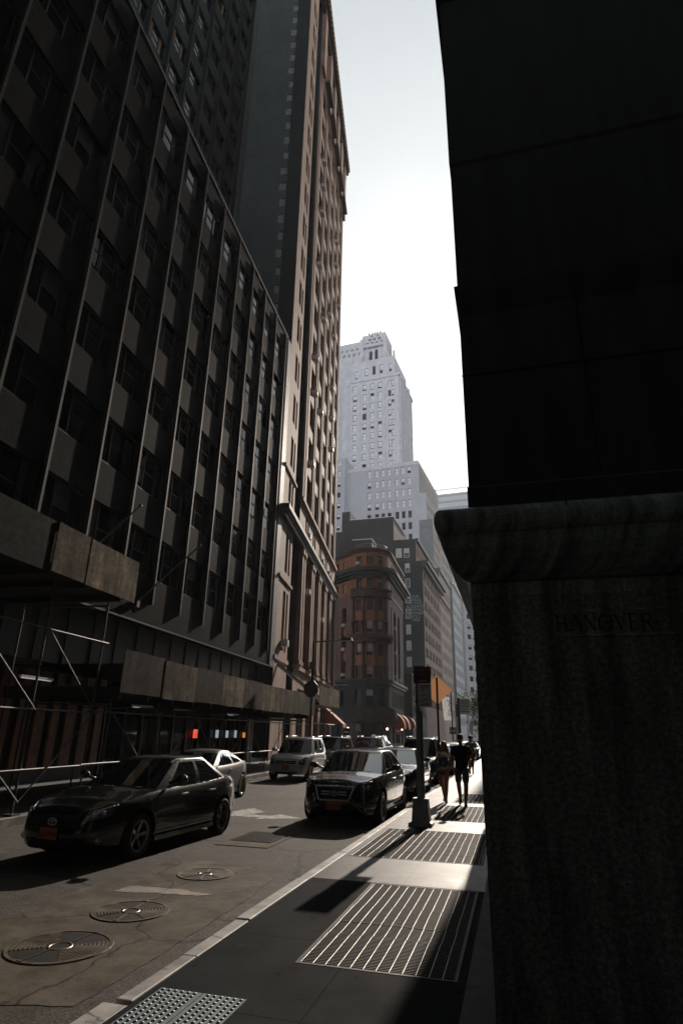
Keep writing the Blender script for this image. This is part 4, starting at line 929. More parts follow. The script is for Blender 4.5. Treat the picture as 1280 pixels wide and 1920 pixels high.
trim(O6,'shaft_cornice',TOW,TL_,-28.8,.6,[(.003,.7,188.6,190.2)]); trim(O6,'shaft_cornice',TOW,sd6,-.8,31,[(.003,.7,188.6,190.2)])
Lb=Line((0,1.2)); hb=[(-26.0,-24.2,192.0,197.0,.5),(-20.0,-18.1,192.8,198.2,.5),(-15.6,-13.7,192.8,198.6,.5),(-11.2,-9.4,192.8,198.8,.5),(-5.8,-4.3,193,198.5,.5)]
w_=MB(); wall(w_,Lb,-28.0,-2.6,190,203,hb,.5); w_.box(-2.7,1.21,190,-2.6,28,203.0); w_.quad((-28,1.2,203),(-2.6,1.2,203),(-2.6,28,203),(-28,28,203)); w_.box(-28,1.22,190,-27.9,28,203); w_.build('upper_stage',TOW,O6)
Lc_=Line((0,3.5)); hc=[(-18.3,-16.3,202.8,211.0,.8),(-14.9,-12.9,202.8,211.4,.8)]
w_=MB(); wall(w_,Lc_,-22.4,-8.4,200,216,hc,.8)
for h in hc: arch_fill(w_,Lc_,h[0],h[1],h[3]-1.2,h[3],0,.8)
w_.box(-22.4,3.51,200,-22.3,17,216); w_.box(-8.5,3.51,200,-8.4,17,216); w_.build('belfry',TOW,O6)
b=MB(); 
for x in (-22.6,-8.6): b.box(x-1.0,2.6,200,x+1.0,5.0,219.5)
for x in (-19.5,-11.4): b.box(x-.5,3.0,203,x+.5,3.49,216)
b.build('corner_turrets',TOW,O6)
hd=[(-20.4+2.9*i,-18.4+2.9*i,214.8,216.9,.6) for i in range(4)]; 
w_=MB(); wall(w_,Line((0,3.2)),-22.4,-8.4,213.4,221.5,[(-20.4+2.9*i,-18.4+2.9*i,214.8,216.7,14.5) for i in range(4)]+[(-18.9+2.9*i,-16.9+2.9*i,217.6,219.4,.9) for i in range(3)]+[(-17.2,-16.0,220.3,221.2,14.5),(-13.6,-12.4,220.3,221.2,14.5)],.6)
w_.box(-22.4,3.3,221.5,-8.4,17.7,222.0); w_.quad((-22.4,17.7,213.4),(-22.4,3.2,213.4),(-22.4,3.2,222),(-22.4,17.7,222)); w_.quad((-8.4,3.2,213.4),(-8.4,17.7,213.4),(-8.4,17.7,222),(-8.4,3.2,222)); w_.build('crown',TOW,O6)
b=MB(); b.box(-19,6,222,-12,14,224.3)
for x in (-19,-17,-15.5,-14,-12): b.box(x-.3,5.4,221.9,x+.3,6.1,225)
for i in range(9): x=-21.5+1.45*i; b.box(x,2.6,212.2,x+.6,3.19,213.5)
b.build('crown_ornament',TOWD,O6)
w_=MB(); hl=[(-40+3.2*i,-38.2+3.2*i,213.5,215.8,.6) for i in range(5)]; wall(w_,Line((0,9)),-44,-24.5,100,223,hl+[(-38+3.2*i,-36.4+3.2*i,217.2,219,.6) for i in range(4)],.6); w_.quad((-44,9,223),(-24.5,9,223),(-24.5,30,223),(-44,30,223)); w_.build('west_block',TOW,O6)
w_=MB(); w_.box(-33.5,2,100,-28.21,12,195); w_.build('west_shoulder',TOW,O6)
for x in (-27.9,-22.3,-8.5,-2.9): 
    b=MB(); b.box(x-.5,1.0,203.05,x+.5,2.4,206.5); b.build('finial',TOW,O6)
TWV=[(bl,win_mesh('w',2.2,3.9,[TOWD,GLASS2,BLIND],'dh',bl,.2)) for bl in (1.0,1.0,.75,1.0,-.6,0,.85)]
BLB=mat('sky_glare_blind',(.92,.94,.95),.7)  # white blinds also stand in for sky reflected in the panes
r=random.Random(31)
for h in hs:
    bl=r.choice([1.0,1.0,1.0,.8,.55,-.6,0,.9]); v=win_mesh('w',h[1]-h[0],h[3]-h[2],[TOWD,GLASS2,BLB],'dh',bl,.18) if (h is hs[0]) else None
cache={}
for h in hs+hb:
    bl=r.choice([1.0,1.0,.8,.6,.7,-.6,0,.85]); k_=(round(h[1]-h[0],1),round(h[3]-h[2],1),bl)
    if k_ not in cache: cache[k_]=win_mesh('w',h[1]-h[0],h[3]-h[2],[TOWD,GLASS2,BLB],'dh',bl,.18)
    inst(cache[k_],'window',O6,((h[0]+h[1])/2,(.44 if h[2]<190 else 1.64),h[2]))
b=MB()
for h in hc: b.quad((h[0],4.25,h[2]),(h[1],4.25,h[2]),(h[1],4.25,h[3]),(h[0],4.25,h[3]))
b.build('belfry_louvres',GLASS2,O6)
mb=MB()
for h in h6: x,y=sd6.at((h[0]+h[1])/2,-.45); mb.quad((x,h[0],h[2]),(x,h[1],h[2]),(x,h[1],h[3]),(x,h[0],h[3]))
tag(mb.build('side_glass',GLASS2,O6),kind='stuff')
# lower wing, separate block in front
LOW=brick('pale_buff_brick',(.62,.62,.67),(.57,.57,.62),(.50,.50,.54),.5,.18,.02,.8,.12,.1); 
O7=empty('setback_building',(-31.4,232.9,0),R(-5),'pale grey brick setback block with grid of bright windows below the skyscraper','building')
c8=[(-4.9,-3.35),(-7.65,-6.1),(-10.4,-8.8),(-13.8,-12.2),(-16.6,-15.0),(-19.4,-17.7),(-22.9,-21.2)]
hs7=[(a,b_,z-3.15,z,.4) for z in [110.4-5.1*k for k in range(10)] for a,b_ in c8]
w_=MB(); wall(w_,TL_,-33.2,0,45,112.6,hs7,.4); w_.quad((-33.2,0,112.6),(0,0,112.6),(0,42,112.6),(-33.2,42,112.6))
h72=[(-1.5+1.5,.05+1.5,z-3.15,z,.4) for z in [95.1-5.1*k for k in range(8)]]
wall(w_,TL_,0.0,2.9,45,97.2,[],.4)
w_.build('front_wall',LOW,O7)
sd7=Line((0,0),(0,1)); w_=MB(); wall(w_,sd7,0,42,96,112.6,[(2+2.6*i,3.2+2.6*i,99,110,.5) for i in range(14)],.5)
sd8=Line((2.9,0),(0,1)); h8=[(2+3.3*i,3.6+3.3*i,93.5-5.1*k-3,93.5-5.1*k,.4) for i in range(16) for k in range(9)]
wall(w_,sd8,0,58,45,97.2,h8,.4); w_.quad((0,0,97.2),(2.9,0,97.2),(2.9,58,97.2),(0,58,97.2)); w_.build('side_wall',mat('sunlit_buff_stone',(.42,.39,.36),.7,0,.4,.12,.8),O7)
trim(O7,'parapet',TOW,TL_,-33.3,.1,[(.003,.15,110.9,112.7)]); b=MB(); b.box(-33.2,-.12,60,-32.4,-.003,110.9); b.build('corner_strip',TOW,O7)
for h in hs7:
    dark=h[2]<85+0 and h[2]>75; bl=0 if (h[3]<91.5) else r.choice([1.0,1.0,1.0,1.0,.6]); k_=('b',round(h[1]-h[0],1),bl)
    if k_ not in cache: cache[k_]=win_mesh('w',h[1]-h[0],h[3]-h[2],[TOWD,GLASS2,BLB],'dh',bl,.12)
    inst(cache[k_],'window',O7,((h[0]+h[1])/2,.34,h[2]))
mb=MB()
for h in h8: x,y=sd8.at(0,-.35); mb.quad((x,h[0],h[2]),(x,h[1],h[2]),(x,h[1],h[3]),(x,h[0],h[3]))
tag(mb.build('side_glass',GLASS2,O7),kind='stuff')
# distant pale glass block
DBG=mat('distant_band_glass',(.30,.35,.36),.3)
O8=empty('glass_tower',(-46,417,0),R(-5),'distant pale banded glass office slab, half hidden by the granite moulding','office building')
b=MB(); b.box(0,.5,100,40,30,170.5); b.build('core',mat('distant_pale_cladding',(.62,.66,.66),.6),O8)
for k in range(16): 
    b=MB(); z=104+5.0*k-6; 
    for i in range(32): b.box(.6+1.23*i,.42,z,1.45+1.23*i,.497,z+1.7)
    b.build('window_band',DBG,O8)
# pale back wall strip of the left distance
O9=empty('distant_block',(-92,236,0),R(-5),'pale distant block showing as a strip between the pink building and the setback block','building')
b=MB(); h9=[(24.5,26,z,z+2.4,.3) for z in [58+5.1*k for k in range(12)]]; wall(b,TL_,0,28,40,118,h9,.3); b.quad((28,0,40),(28,20,40),(28,20,118),(28,0,118)); b.build('wall',LOW,O9); pw(O9,TL_,h9,'window',(1.0,.5,0),[TOWD,GLASS2,BLB],'dh',.1)
# ---------------------------------------------------------------- vehicles
from mathutils.bvhtree import BVHTree
def paint(name,col,rough=.25,metal=.3,flake=.0):
    m,nt,bs=newmat(name); v=coords(nt); n=noisen(nt,v,3,5); c=ramp(nt,n,[(.3,sc(col,.88)),(.7,sc(col,1.1))]); nt.links.new(c,bs.inputs['Base Color'])
    rr=nt.nodes.new('ShaderNodeMapRange'); nt.links.new(noisen(nt,v,14,6,.7),rr.inputs[0]); rr.inputs[3].default_value=rough-.08; rr.inputs[4].default_value=rough+.12; nt.links.new(rr.outputs[0],bs.inputs['Roughness'])
    bs.inputs['Metallic'].default_value=metal; bs.inputs['Coat Weight'].default_value=1; bs.inputs['Coat Roughness'].default_value=.05; return m
CGL=mat('car_glass',(.008,.010,.011),.03,0,1.0,0); CGL.node_tree.nodes['Principled BSDF'].inputs['Coat Weight'].default_value=1; CGL.node_tree.nodes['Principled BSDF'].inputs['Coat IOR'].default_value=1.7
TYRE=mat('tyre_rubber',(.018,.018,.018),.8,0,.4,.2,10); RIM=mat('alloy_rim',(.30,.27,.24),.28,.9,.5,.1,8); CHR=mat('chrome',(.80,.80,.79),.28,.75,.8,.05); PLA=mat('black_plastic',(.012,.012,.013),.5,0,.4,.1)
HLG=mat('headlight_lens',(.10,.11,.12),.06,.2,1.0,.5,30,coat=1); HLI=mat('headlight_reflector',(.55,.56,.58),.15,.9,.5,.4,40); ORP=mat('orange_plate',(.40,.12,.02),.5,0,.5,.15,20); PTX=mat('plate_text',(.03,.02,.05),.6,var=0); RED=mat('tail_lens',(.35,.015,.01),.12,0,.6,.1,coat=1); AMB=mat('amber_lens',(.6,.22,.03),.15,0,.6,.1,coat=1)
def interp(x,pts):
    if x<=pts[0][0]: return pts[0][1]
    for (a,b),(c,d) in zip(pts[:-1],pts[1:]):
        if x<=c: t=(x-a)/(c-a); t=t*t*(3-2*t)*.5+t*.5; return b+(d-b)*t
    return pts[-1][1]
WHEEL={}
def wheel_meshes(rad,wid,spokes=5):
    k=(rad,wid,spokes)
    if k in WHEEL: return WHEEL[k]
    t=MB(); h=wid/2; t.lathe([(rad*.66,-h*.9),(rad*.9,-h),(rad*.985,-h*.75),(rad,-h*.3),(rad,h*.3),(rad*.985,h*.75),(rad*.9,h),(rad*.66,h*.9),(rad*.66,-h*.9)],n=36)
    r=MB(); r.lathe([(rad*.69,h*.92),(rad*.66,h*.95),(rad*.62,h*.7),(rad*.60,-h*.7)],n=36); r.lathe([(.001,h*.35),(rad*.14,h*.55),(rad*.16,h*.2)],n=16)
    for i in range(spokes):
        a=2*math.pi*i/spokes
        for da in (-.13,.13):
            c,s_=math.cos(a+da),math.sin(a+da); c2,s2=math.cos(a+da*.55),math.sin(a+da*.55); pw_=rad*.045
            p0=Vector((c*rad*.12,s_*rad*.12,h*.42)); p1=Vector((c2*rad*.63,s2*rad*.63,h*.72)); n_=Vector((-s_,c,0))*pw_
            r.add([p0-n_,p0+n_,p1+n_*.9,p1-n_*.9,p0-n_-Vector((0,0,.03)),p0+n_-Vector((0,0,.03)),p1+n_-Vector((0,0,.05)),p1-n_-Vector((0,0,.05))],[(0,1,2,3),(0,4,5,1),(1,5,6,2),(2,6,7,3),(3,7,4,0)])
    r.lathe([(.001,-h*.1),(rad*.6,-h*.1)],n=24,m=1)
    # axis along z -> rotate so axis is +X
    Rm=Matrix.Rotation(R(90),4,'Y'); t.xf(Rm); r.xf(Rm)
    WHEEL[k]=(t.mesh('tyre',TYRE),r.mesh('rim',[RIM,BLACK])); return WHEEL[k]
def car(name,label,group,loc,rz,P,cat='car'):
    """local: +Y front, +X right-hand side seen from behind; P = dict of proportions"""
    L,W,H=P['L'],P['W'],P['H']; hw=W/2; hl=L/2; col=P['paint']; suv=P.get('suv',False)
    e=empty(name,(loc[0],loc[1],0),rz,label,cat,group)
    zs=P['zs']; z0=.20 if not suv else .27
    NP=84; pts=[]
    n=P.get('n',4.2)
    for i in range(NP):
        a=2*math.pi*(i+.5)/NP; ca,sn=math.cos(a),math.sin(a)
        x=math.copysign(abs(ca)**(2/n),ca); y=math.copysign(abs(sn)**(2/(n*.9)),sn); pts.append((x,y))
    prof=[(0,.90,-.10),(.10,.955,-.045),(.28,.985,-.01),(.5,1.0,.0),(.68,.992,-.015),(.82,.985,-.03),(.93,.965,-.055),(1.0,.92,-.12)]
    V=[];F=[]
    def ztop(y): return interp(y,zs)
    for v,fx,fy in prof:
        for x,y in pts:
            yy=y*(hl+fy*abs(y)**6); zt=ztop(yy); z=z0+(zt-z0)*v
            flare=1.0
            for wy in P['axles']:
                d=abs(yy-wy); flare=max(flare,1+.022*math.exp(-(d/.42)**2)) if .2<v<.75 else flare
            V.append((x*hw*fx*flare,yy,z))
    nl=len(prof)
    for j in range(nl-1):
        for i in range(NP): F.append((j*NP+i,j*NP+(i+1)%NP,(j+1)*NP+(i+1)%NP,(j+1)*NP+i))
    # deck rings
    last=(nl-1)*NP; K=7
    for k in range(1,K+1):
        t=k/K
        for x,y in pts:
            xx,yy,zz=V[last+pts.index((x,y))] if False else (x*hw*.92,y*(hl-.12*abs(y)**6),0)
            u=1-t; yy2=yy*(1-.05*t*abs(y)**4); crown=P.get('crown',.055)
            bulge=0
            V.append((xx*u,yy2,ztop(yy)+crown*(1-u*u)+bulge))
        b0=last+(k-1)*NP; b1=last+k*NP
        for i in range(NP): F.append((b0+i,b0+(i+1)%NP,b1+(i+1)%NP,b1+i))
    F.append(tuple(range(NP))[::-1])
    bm=bmesh.new(); vv=[bm.verts.new(p) for p in V]
    for f in F:
        try: bm.faces.new([vv[i] for i in f])
        except ValueError: pass
    bmesh.ops.remove_doubles(bm,verts=bm.verts,dist=.002); bmesh.ops.holes_fill(bm,edges=bm.edges,sides=0); bmesh.ops.recalc_face_normals(bm,faces=bm.faces)
    me=bpy.data.meshes.new('body'); bm.to_mesh(me); bm.free()
    body=bpy.data.objects.new('body',me); COL.objects.link(body); me.materials.append(col); me.materials.append(BLACK)
    rad=P['rad']; cut=MB()
    for wy in P['axles']:
        for sx in (-1,1): cut.tube((sx*(hw-.32),wy,rad+.01),(sx*(hw+.3),wy,rad+.01),rad*1.17,40)
    co=cut.build('cut',BLACK); md=body.modifiers.new('b','BOOLEAN'); md.object=co; md.operation='DIFFERENCE'; md.solver='EXACT'
    dg=bpy.context.evaluated_depsgraph_get(); dg.update(); m2=bpy.data.meshes.new_from_object(body.evaluated_get(dg)); body.modifiers.clear(); body.data=m2; bpy.data.objects.remove(co)
    m2.materials.clear(); m2.materials.append(col); m2.materials.append(BLACK)
    for p in m2.polygons:
        c=p.center; inn=any((c.y-wy)**2+(c.z-rad-.01)**2<(rad*1.175)**2 and abs(c.x)<hw*1.02 for wy in P['axles'])
        p.material_index=1 if (inn and c.z>.1) or (p.normal.z<-.9) else 0; p.use_smooth=p.material_index==0
    try: m2.set_sharp_from_angle(angle=R(35))
    except Exception: pass
    body.parent=e
    bvh=BVHTree.FromPolygons([tuple(v.co) for v in m2.vertices],[tuple(p.vertices) for p in m2.polygons])
    def hit(o,d,off=.004):
        r_=bvh.ray_cast(Vector(o),Vector(d).normalized()); 
        if r_[0] is None: return None
        return r_[0]-Vector(d).normalized()*off
    def patch(mb,corners,d,m=0,nu=6,nv=3,off=.006,back=3.0,shape=None):
        # corners in (x,z) for front/back or (y,z) for sides, projected along d
        d=Vector(d).normalized(); g=[]
        for j in range(nv+1):
            row=[]
            for i in range(nu+1):
                u,v=i/nu,j/nv
                a=Vector(corners[0]).lerp(Vector(corners[1]),u); b=Vector(corners[3]).lerp(Vector(corners[2]),u); q=a.lerp(b,v)
                o=(Vector((q.x,0,q.y)) if abs(d.y)>.5 else Vector((0,q.x,q.y)))-d*back
                row.append(hit(o,d,off))
            g.append(row)
        for j in range(nv):
            for i in range(nu):
                f=[g[j][i],g[j][i+1],g[j+1][i+1],g[j+1][i]]
                if all(p is not None for p in f): mb.add(f,[(0,1,2,3)],m,True)
    # ---- greenhouse
    b0,b1,wb=P['belt']      # rear y, front y, half width at belt
    r0,r1,wr=P['roof']
    def ring(y0,y1,w,z,bow,nf=8,ns=16):
        out=[]
        for i in range(nf+1):
            t=-1+2*i/nf; out.append((t*w*.93,y1-bow*t*t,z))
        for i in range(1,ns):
            t=i/ns; y=y1-bow+(y0+bow*.7-(y1-bow))*t; out.append((w*(1-.10*(2*t-1)**4*.6),y,z))
        for i in range(nf+1):
            t=1-2*i/nf; out.append((t*w*.90,y0+bow*.7*t*t,z))
        for i in range(1,ns):
            t=i/ns; y=y0+bow*.7+(y1-bow-(y0+bow*.7))*t; out.append((-w*(1-.10*(2*t-1)**4*.6),y,z))
        return out
    zb=P['zbelt']; lv=[0,.06,.3,.6,.88,.96,1.0]; rings=[]
    ra=ring(b0,b1,wb,0,.16); rb=ring(r0,r1,wr,0,.08)
    for v in lv:
        row=[]
        for p,q in zip(ra,rb):
            bul=.035*math.sin(math.pi*v); sx=p[0]+(q[0]-p[0])*v; 
            base=ztop(p[1])+(.0 if True else 0)
            zlow=min(zb,base+.03) if abs(p[0])<wb*.95 or True else zb
            zlow=ztop(p[1])-.02
            z=zlow+(H-.055-zlow)*(v)
            row.append(Vector((sx+math.copysign(bul,sx)*(abs(sx)/max(wb,1e-3))**3,p[1]+(q[1]-p[1])*(v**P.get('vexp',1.0)),z)))
        rings.append(row)
    NR=len(ra); nf,ns=8,16
    cab=MB(); wind=MB(); rear=MB(); sides=[MB() for _ in range(4 if P.get('side3',0)==0 else 6)]; trim_=MB()
    sp=P.get('sidesplit',(2,8,9,14)) # front door glass, rear door glass
    for j in range(len(lv)-1):
        for i in range(NR):
            f=[rings[j][i],rings[j][(i+1)%NR],rings[j+1][(i+1)%NR],rings[j+1][i]]
            glassrow=1<=j<=3
            tgt=cab
            if i<nf and 0<=i<nf and j<=3 and j>=0: tgt=wind if (j>=0) else cab
            elif nf<=i<nf+ns:
                k=i-nf
                if glassrow:
                    if sp[0]<=k<sp[1]: tgt=sides[0]
                    elif sp[2]<=k<sp[3]: tgt=sides[1]
                    elif len(sp)>4 and sp[4]<=k<sp[5]: tgt=sides[4]
            elif nf+ns<=i<nf+ns+nf:
                if glassrow: tgt=rear
            else:
                k=ns-1-(i-(nf+ns+nf))
                if glassrow:
                    if sp[0]<=k<sp[1]: tgt=sides[2]
                    elif sp[2]<=k<sp[3]: tgt=sides[3]
                    elif len(sp)>4 and sp[4]<=k<sp[5]: tgt=sides[5]
            tgt.add(f,[(3,2,1,0)],0,True)
    # roof
    prev=rings[-1]; cyr=(r0+r1)/2; K=5
    for k in range(1,K+1):
        t=k/K; cur=[Vector((p.x*(1-t),cyr+(p.y-cyr)*(1-t*.999),H-.055+.055*(1-(1-t)**2))) for p in rings[-1]]
        for i in range(NR): cab.add([prev[i],prev[(i+1)%NR],cur[(i+1)%NR],cur[i]],[(3,2,1,0)],0,True)
        prev=cur
    def b_(mb,nm,m,par=e):
        if not mb.v: return None
        o=mb.build(nm,m,par,weld=True); return o
    b_(cab,'cabin',col); b_(wind,'windshield',CGL); b_(rear,'rear_window',CGL)
    for s_ in sides: b_(s_,'side_window',CGL)
    # wheels
    tm,rm=wheel_meshes(rad,P.get('wwid',.22),P.get('spokes',5))
    for wy in P['axles']:
        for sx in (-1,1):
            wv=empty('wheel',(sx*(hw-.125),wy,rad),0); wv.parent=e; wv.rotation_euler=(.3*wy,0,0 if sx>0 else math.pi)
            inst(tm,'tyre',wv); inst(rm,'rim',wv)
    # ---- front
    DF=(0,-1,0)
    zg=P['grille']   # list of (x,z) polygon top-left, top-right, bottom-right, bottom-left half widths
    gb=MB(); patch(gb,zg,DF,0,10,4,.004); b_(gb,'grille',PLA)
    gc=MB(); c4=zg; t_=.018
    for a,b2 in ((0,1),(1,2),(2,3),(3,0)):
        N=10
        for i in range(N):
            p=Vector(c4[a]).lerp(Vector(c4[b2]),i/N); q=Vector(c4[a]).lerp(Vector(c4[b2]),(i+1)/N)
            h1=hit((p.x,3.5,p.y),DF,.012); h2=hit((q.x,3.5,q.y),DF,.012)
            if h1 and h2: gc.tube(h1,h2,P.get('gtrim',.014),6)
    zc=(c4[0][1]+c4[2][1])/2
    for dz in P.get('bars',(0,)):
        for s_ in (-1,1):
            h1=hit((s_*.10,3.5,zc+dz),DF,.012); h2=hit((s_*abs(c4[0][0])*.85,3.5,zc+dz),DF,.012)
            if h1 and h2: gc.tube(h1,h2,P.get('gtrim',.014)*.8,6)
    b_(gc,'grille_trim',CHR if P.get('chrome',True) else PLA)
    h1=hit((0,3.5,zc),DF,.02)
    if h1:
        bd=MB(); n_=20
        for i in range(n_):
            a0,a1=2*math.pi*i/n_,2*math.pi*(i+1)/n_
            bd.tube(h1+Vector((.075*math.cos(a0),0,.048*math.sin(a0))),h1+Vector((.075*math.cos(a1),0,.048*math.sin(a1))),.007,5)
        bd.tube(h1+Vector((0,0,-.045)),h1+Vector((0,0,.045)),.006,5); bd.tube(h1+Vector((-.05,0,.01)),h1+Vector((.05,0,.01)),.006,5)
        b_(bd,'badge',CHR)
    for s_ in (-1,1):
        hl_=P['lamp']; cor=[(s_*x,z) for x,z in hl_]; d=(-s_*P.get('wrap',.45),-1,0)
        mb=MB(); 
        # aim so that the patch's centre lands where intended
        dd=Vector(d).normalized(); back=4.0; g=[]
        cc=[(c[0],c[1]) for c in cor]
        nu,nv=8,4
        for j in range(nv+1):
            row=[]
            for i in range(nu+1):
                u,v=i/nu,j/nv; q=Vector(cc[0]).lerp(Vector(cc[1]),u).lerp(Vector(cc[3]).lerp(Vector(cc[2]),u),v)
                o=Vector((q.x,hl*.93,q.y))-dd*back; row.append(hit(o,dd,.006))
            g.append(row)
        for j in range(nv):
            for i in range(nu):
                f=[g[j][i],g[j][i+1],g[j+1][i+1],g[j+1][i]]
                if all(p is not None for p in f): mb.add(f,[(0,1,2,3)],0,True)
        ho=b_(mb,'headlight',HLG)
        if ho:
            mb=MB()
            for uu in (2,5):
                p=g[2][uu]
                if p: mb.sphere(p+Vector((0,-.012,0)),.034,6)
            if all(q is not None for q in g[nv]): 
                for a,b2 in zip(g[nv-0][:-1],g[nv-0][1:]): mb.tube(a,b2,.007,5)
            b_(mb,'headlight_bulb',HLI,ho)
        # fog light
        fx,fz=P.get('fog',(.66,.36)); hp=hit((s_*fx,3.5,fz),DF,.006)
        if hp:
            mb=MB()
            for i in range(16):
                a0,a1=2*math.pi*i/16,2*math.pi*(i+1)/16
                mb.tube(hp+Vector((.06*math.cos(a0),0,.045*math.sin(a0))),hp+Vector((.06*math.cos(a1),0,.045*math.sin(a1))),.006,5)
            mb.sphere(hp,.035,6); b_(mb,'fog_light',HLI)
        # mirror
        mb=MB(); my=b1-.55; mz=zb+.12; base=Vector((s_*(wb-.02),my,mz-.06)); tip=Vector((s_*(hw+.10),my+.02,mz))
        mb.tube(base,tip,.028,6); mm=MB(); mm.sphere((0,0,0),1,8); mb.merge(mm,Matrix.Translation(tip+Vector((s_*.03,0,.01)))@Matrix.Diagonal((.115,.07,.075,1))); b_(mb,'mirror',col if P.get('mirpaint',True) else PLA)
        # tail lamp
        mb=MB(); zt=ztop(-hl+.1); dd=Vector((-s_*.5,1,0)).normalized(); cc=[(s_*(hw-.42),zt-.24),(s_*(hw-.16),zt-.22),(s_*(hw-.17),zt-.05),(s_*(hw-.42),zt-.07)]; g=[]
        for j in range(4):
            row=[]
            for i in range(6):
                u,v=i/5,j/3; q=Vector(cc[0]).lerp(Vector(cc[1]),u).lerp(Vector(cc[3]).lerp(Vector(cc[2]),u),v); row.append(hit(Vector((q.x,-hl*.93,q.y))-dd*4,dd,.006))
            g.append(row)
        for j in range(3):
            for i in range(5):
                f=[g[j][i],g[j][i+1],g[j+1][i+1],g[j+1][i]]
                if all(p is not None for p in f): mb.add(f,[(0,1,2,3)],0,True)
        b_(mb,'tail_light',RED)
        if P.get('panel') and s_<0:
            mb=MB(); dd=Vector((.95,1,0)).normalized(); g=[]
            for j in range(5):
                row=[]
                for i in range(7):
                    q=Vector((-(hw-.02-.24*i/6),.24+.40*j/4)); row.append(hit(Vector((q.x,-hl*.90,q.y))-dd*4,dd,.012))
                g.append(row)
            for j in range(4):
                for i in range(6):
                    f=[g[j][i],g[j][i+1],g[j+1][i+1],g[j+1][i]]
                    if all(p is not None and p.y<-1.8 for p in f): mb.add(f,[(0,1,2,3)],0,True)
            b_(mb,'bumper_panel',WHITEP)
        # doors: seams, handles, sill
        SD=(-s_,0,0); mb=MB()
        for yy in P['doors']:
            for i in range(10):
                za=.30+(zb-.32)*i/10; zb_=.30+(zb-.32)*(i+1)/10; bend=.10*math.sin(math.pi*(i/10))*0
                a=hit((s_*3,yy,za),SD,.003); c=hit((s_*3,yy,zb_),SD,.003)
                if a and c and abs(a.x)>hw*.8 and abs(c.x)>hw*.8: mb.add([a-Vector((0,.004,0)),a+Vector((0,.004,0)),c+Vector((0,.004,0)),c-Vector((0,.004,0))],[(0,1,2,3)])
        for i in range(16):
            ya=P['doors'][-1]+(P['doors'][0]-P['doors'][-1])*i/16; yb=P['doors'][-1]+(P['doors'][0]-P['doors'][-1])*(i+1)/16
            a=hit((s_*3,ya,.34),SD,.003); c=hit((s_*3,yb,.34),SD,.003)
            if a and c: mb.add([a-Vector((0,0,.005)),a+Vector((0,0,.005)),c+Vector((0,0,.005)),c-Vector((0,0,.005))],[(0,1,2,3)])
        b_(mb,'door_seams',BLACK)
        for yy in P['handles']:
            a=hit((s_*3,yy,zb-.13),SD,.02)
            if a: mb=MB(); mb.box(a.x-.012,a.y-.09,a.z-.014,a.x+.012,a.y+.09,a.z+.014); mb.build('door_handle',CHR if P.get('chromehandle') else col,e,bevel=.006)
        mb=MB(); mb.add([(s_*(hw-.10),P['axles'][0]+rad*1.2,.19),(s_*(hw-.02),P['axles'][0]+rad*1.2,.20),(s_*(hw-.02),P['axles'][1]-rad*1.2,.20),(s_*(hw-.10),P['axles'][1]-rad*1.2,.19),
            (s_*(hw-.10),P['axles'][0]+rad*1.2,.28),(s_*(hw-.015),P['axles'][0]+rad*1.2,.27),(s_*(hw-.015),P['axles'][1]-rad*1.2,.27),(s_*(hw-.10),P['axles'][1]-rad*1.2,.28)],[(0,3,2,1),(4,5,6,7),(0,1,5,4),(1,2,6,5),(2,3,7,6),(3,0,4,7)])
        b_(mb,'sill',P.get('sillmat',PLA))
        if P.get('rails'):
            mb=MB(); yA,yB=r0+.1,r1-.15; q=[(s_*(wr-.03),yA+(yB-yA)*t,H+(.02 if 0<t<1 else -.05)) for t in (0,.08,.5,.92,1)]; mb.path(q,.017,6); b_(mb,'roof_rail',CHR)
        # window surround
        mb=MB(); row=rings[1]; ids=range(nf+1,nf+ns-1) if s_>0 else range(nf+ns+nf+1,NR-1)
        ids=list(ids); mb.path([row[i]+Vector((s_*.006,0,-.006)) for i in ids],.008,5); b_(mb,'window_trim',CHR if P.get('chrome',True) else PLA)
    # bumper intake and plate
    mb=MB(); patch(mb,P.get('intake',[(-.42,.24),(.42,.24),(.46,.36),(-.46,.36)]),DF,0,8,3,.004); b_(mb,'air_intake',PLA)
    pz=P.get('pz',.48); hp=hit((0,3.5,pz),DF,.02)
    if hp and P.get('plate'):
        mb=MB(); mb.box(-.155,hp.y,pz-.075,.155,hp.y+.012,pz+.075); po=b_(mb,'number_plate',ORP)
        text(po,P['plate'],.085,(0,hp.y+.014,pz-.032),(R(90),0,R(180)),PTX,'plate_number',.002)
    # wipers
    mb=MB()
    for x0,x1 in ((-.55,.05),(.0,.6)): mb.tube((x0,b1-.10,ztop(b1)+.05),(x1,b1-.16,ztop(b1)+.065),.008,4)
    b_(mb,'wipers',PLA)
    return e
SED=dict(L=4.62,W=1.80,H=1.45,zs=[(-2.31,.90),(-2.1,.99),(-1.5,1.02),(-.6,.97),(.7,.94),(1.0,.93),(1.7,.83),(2.1,.72),(2.31,.62)],axles=(-1.33,1.32),rad=.325,belt=(-1.72,1.05,.80),roof=(-1.0,.12,.58),zbelt=.97,
  grille=[(-.42,.52),(.42,.52),(.50,.63),(-.50,.63)],lamp=[(.50,.60),(.84,.62),(.86,.76),(.52,.69)],doors=(.92,-.02,-.95),handles=(.15,-.80),plate='T623985C',pz=.43)
def mod(d,**k): q=dict(d); q.update(k); return q
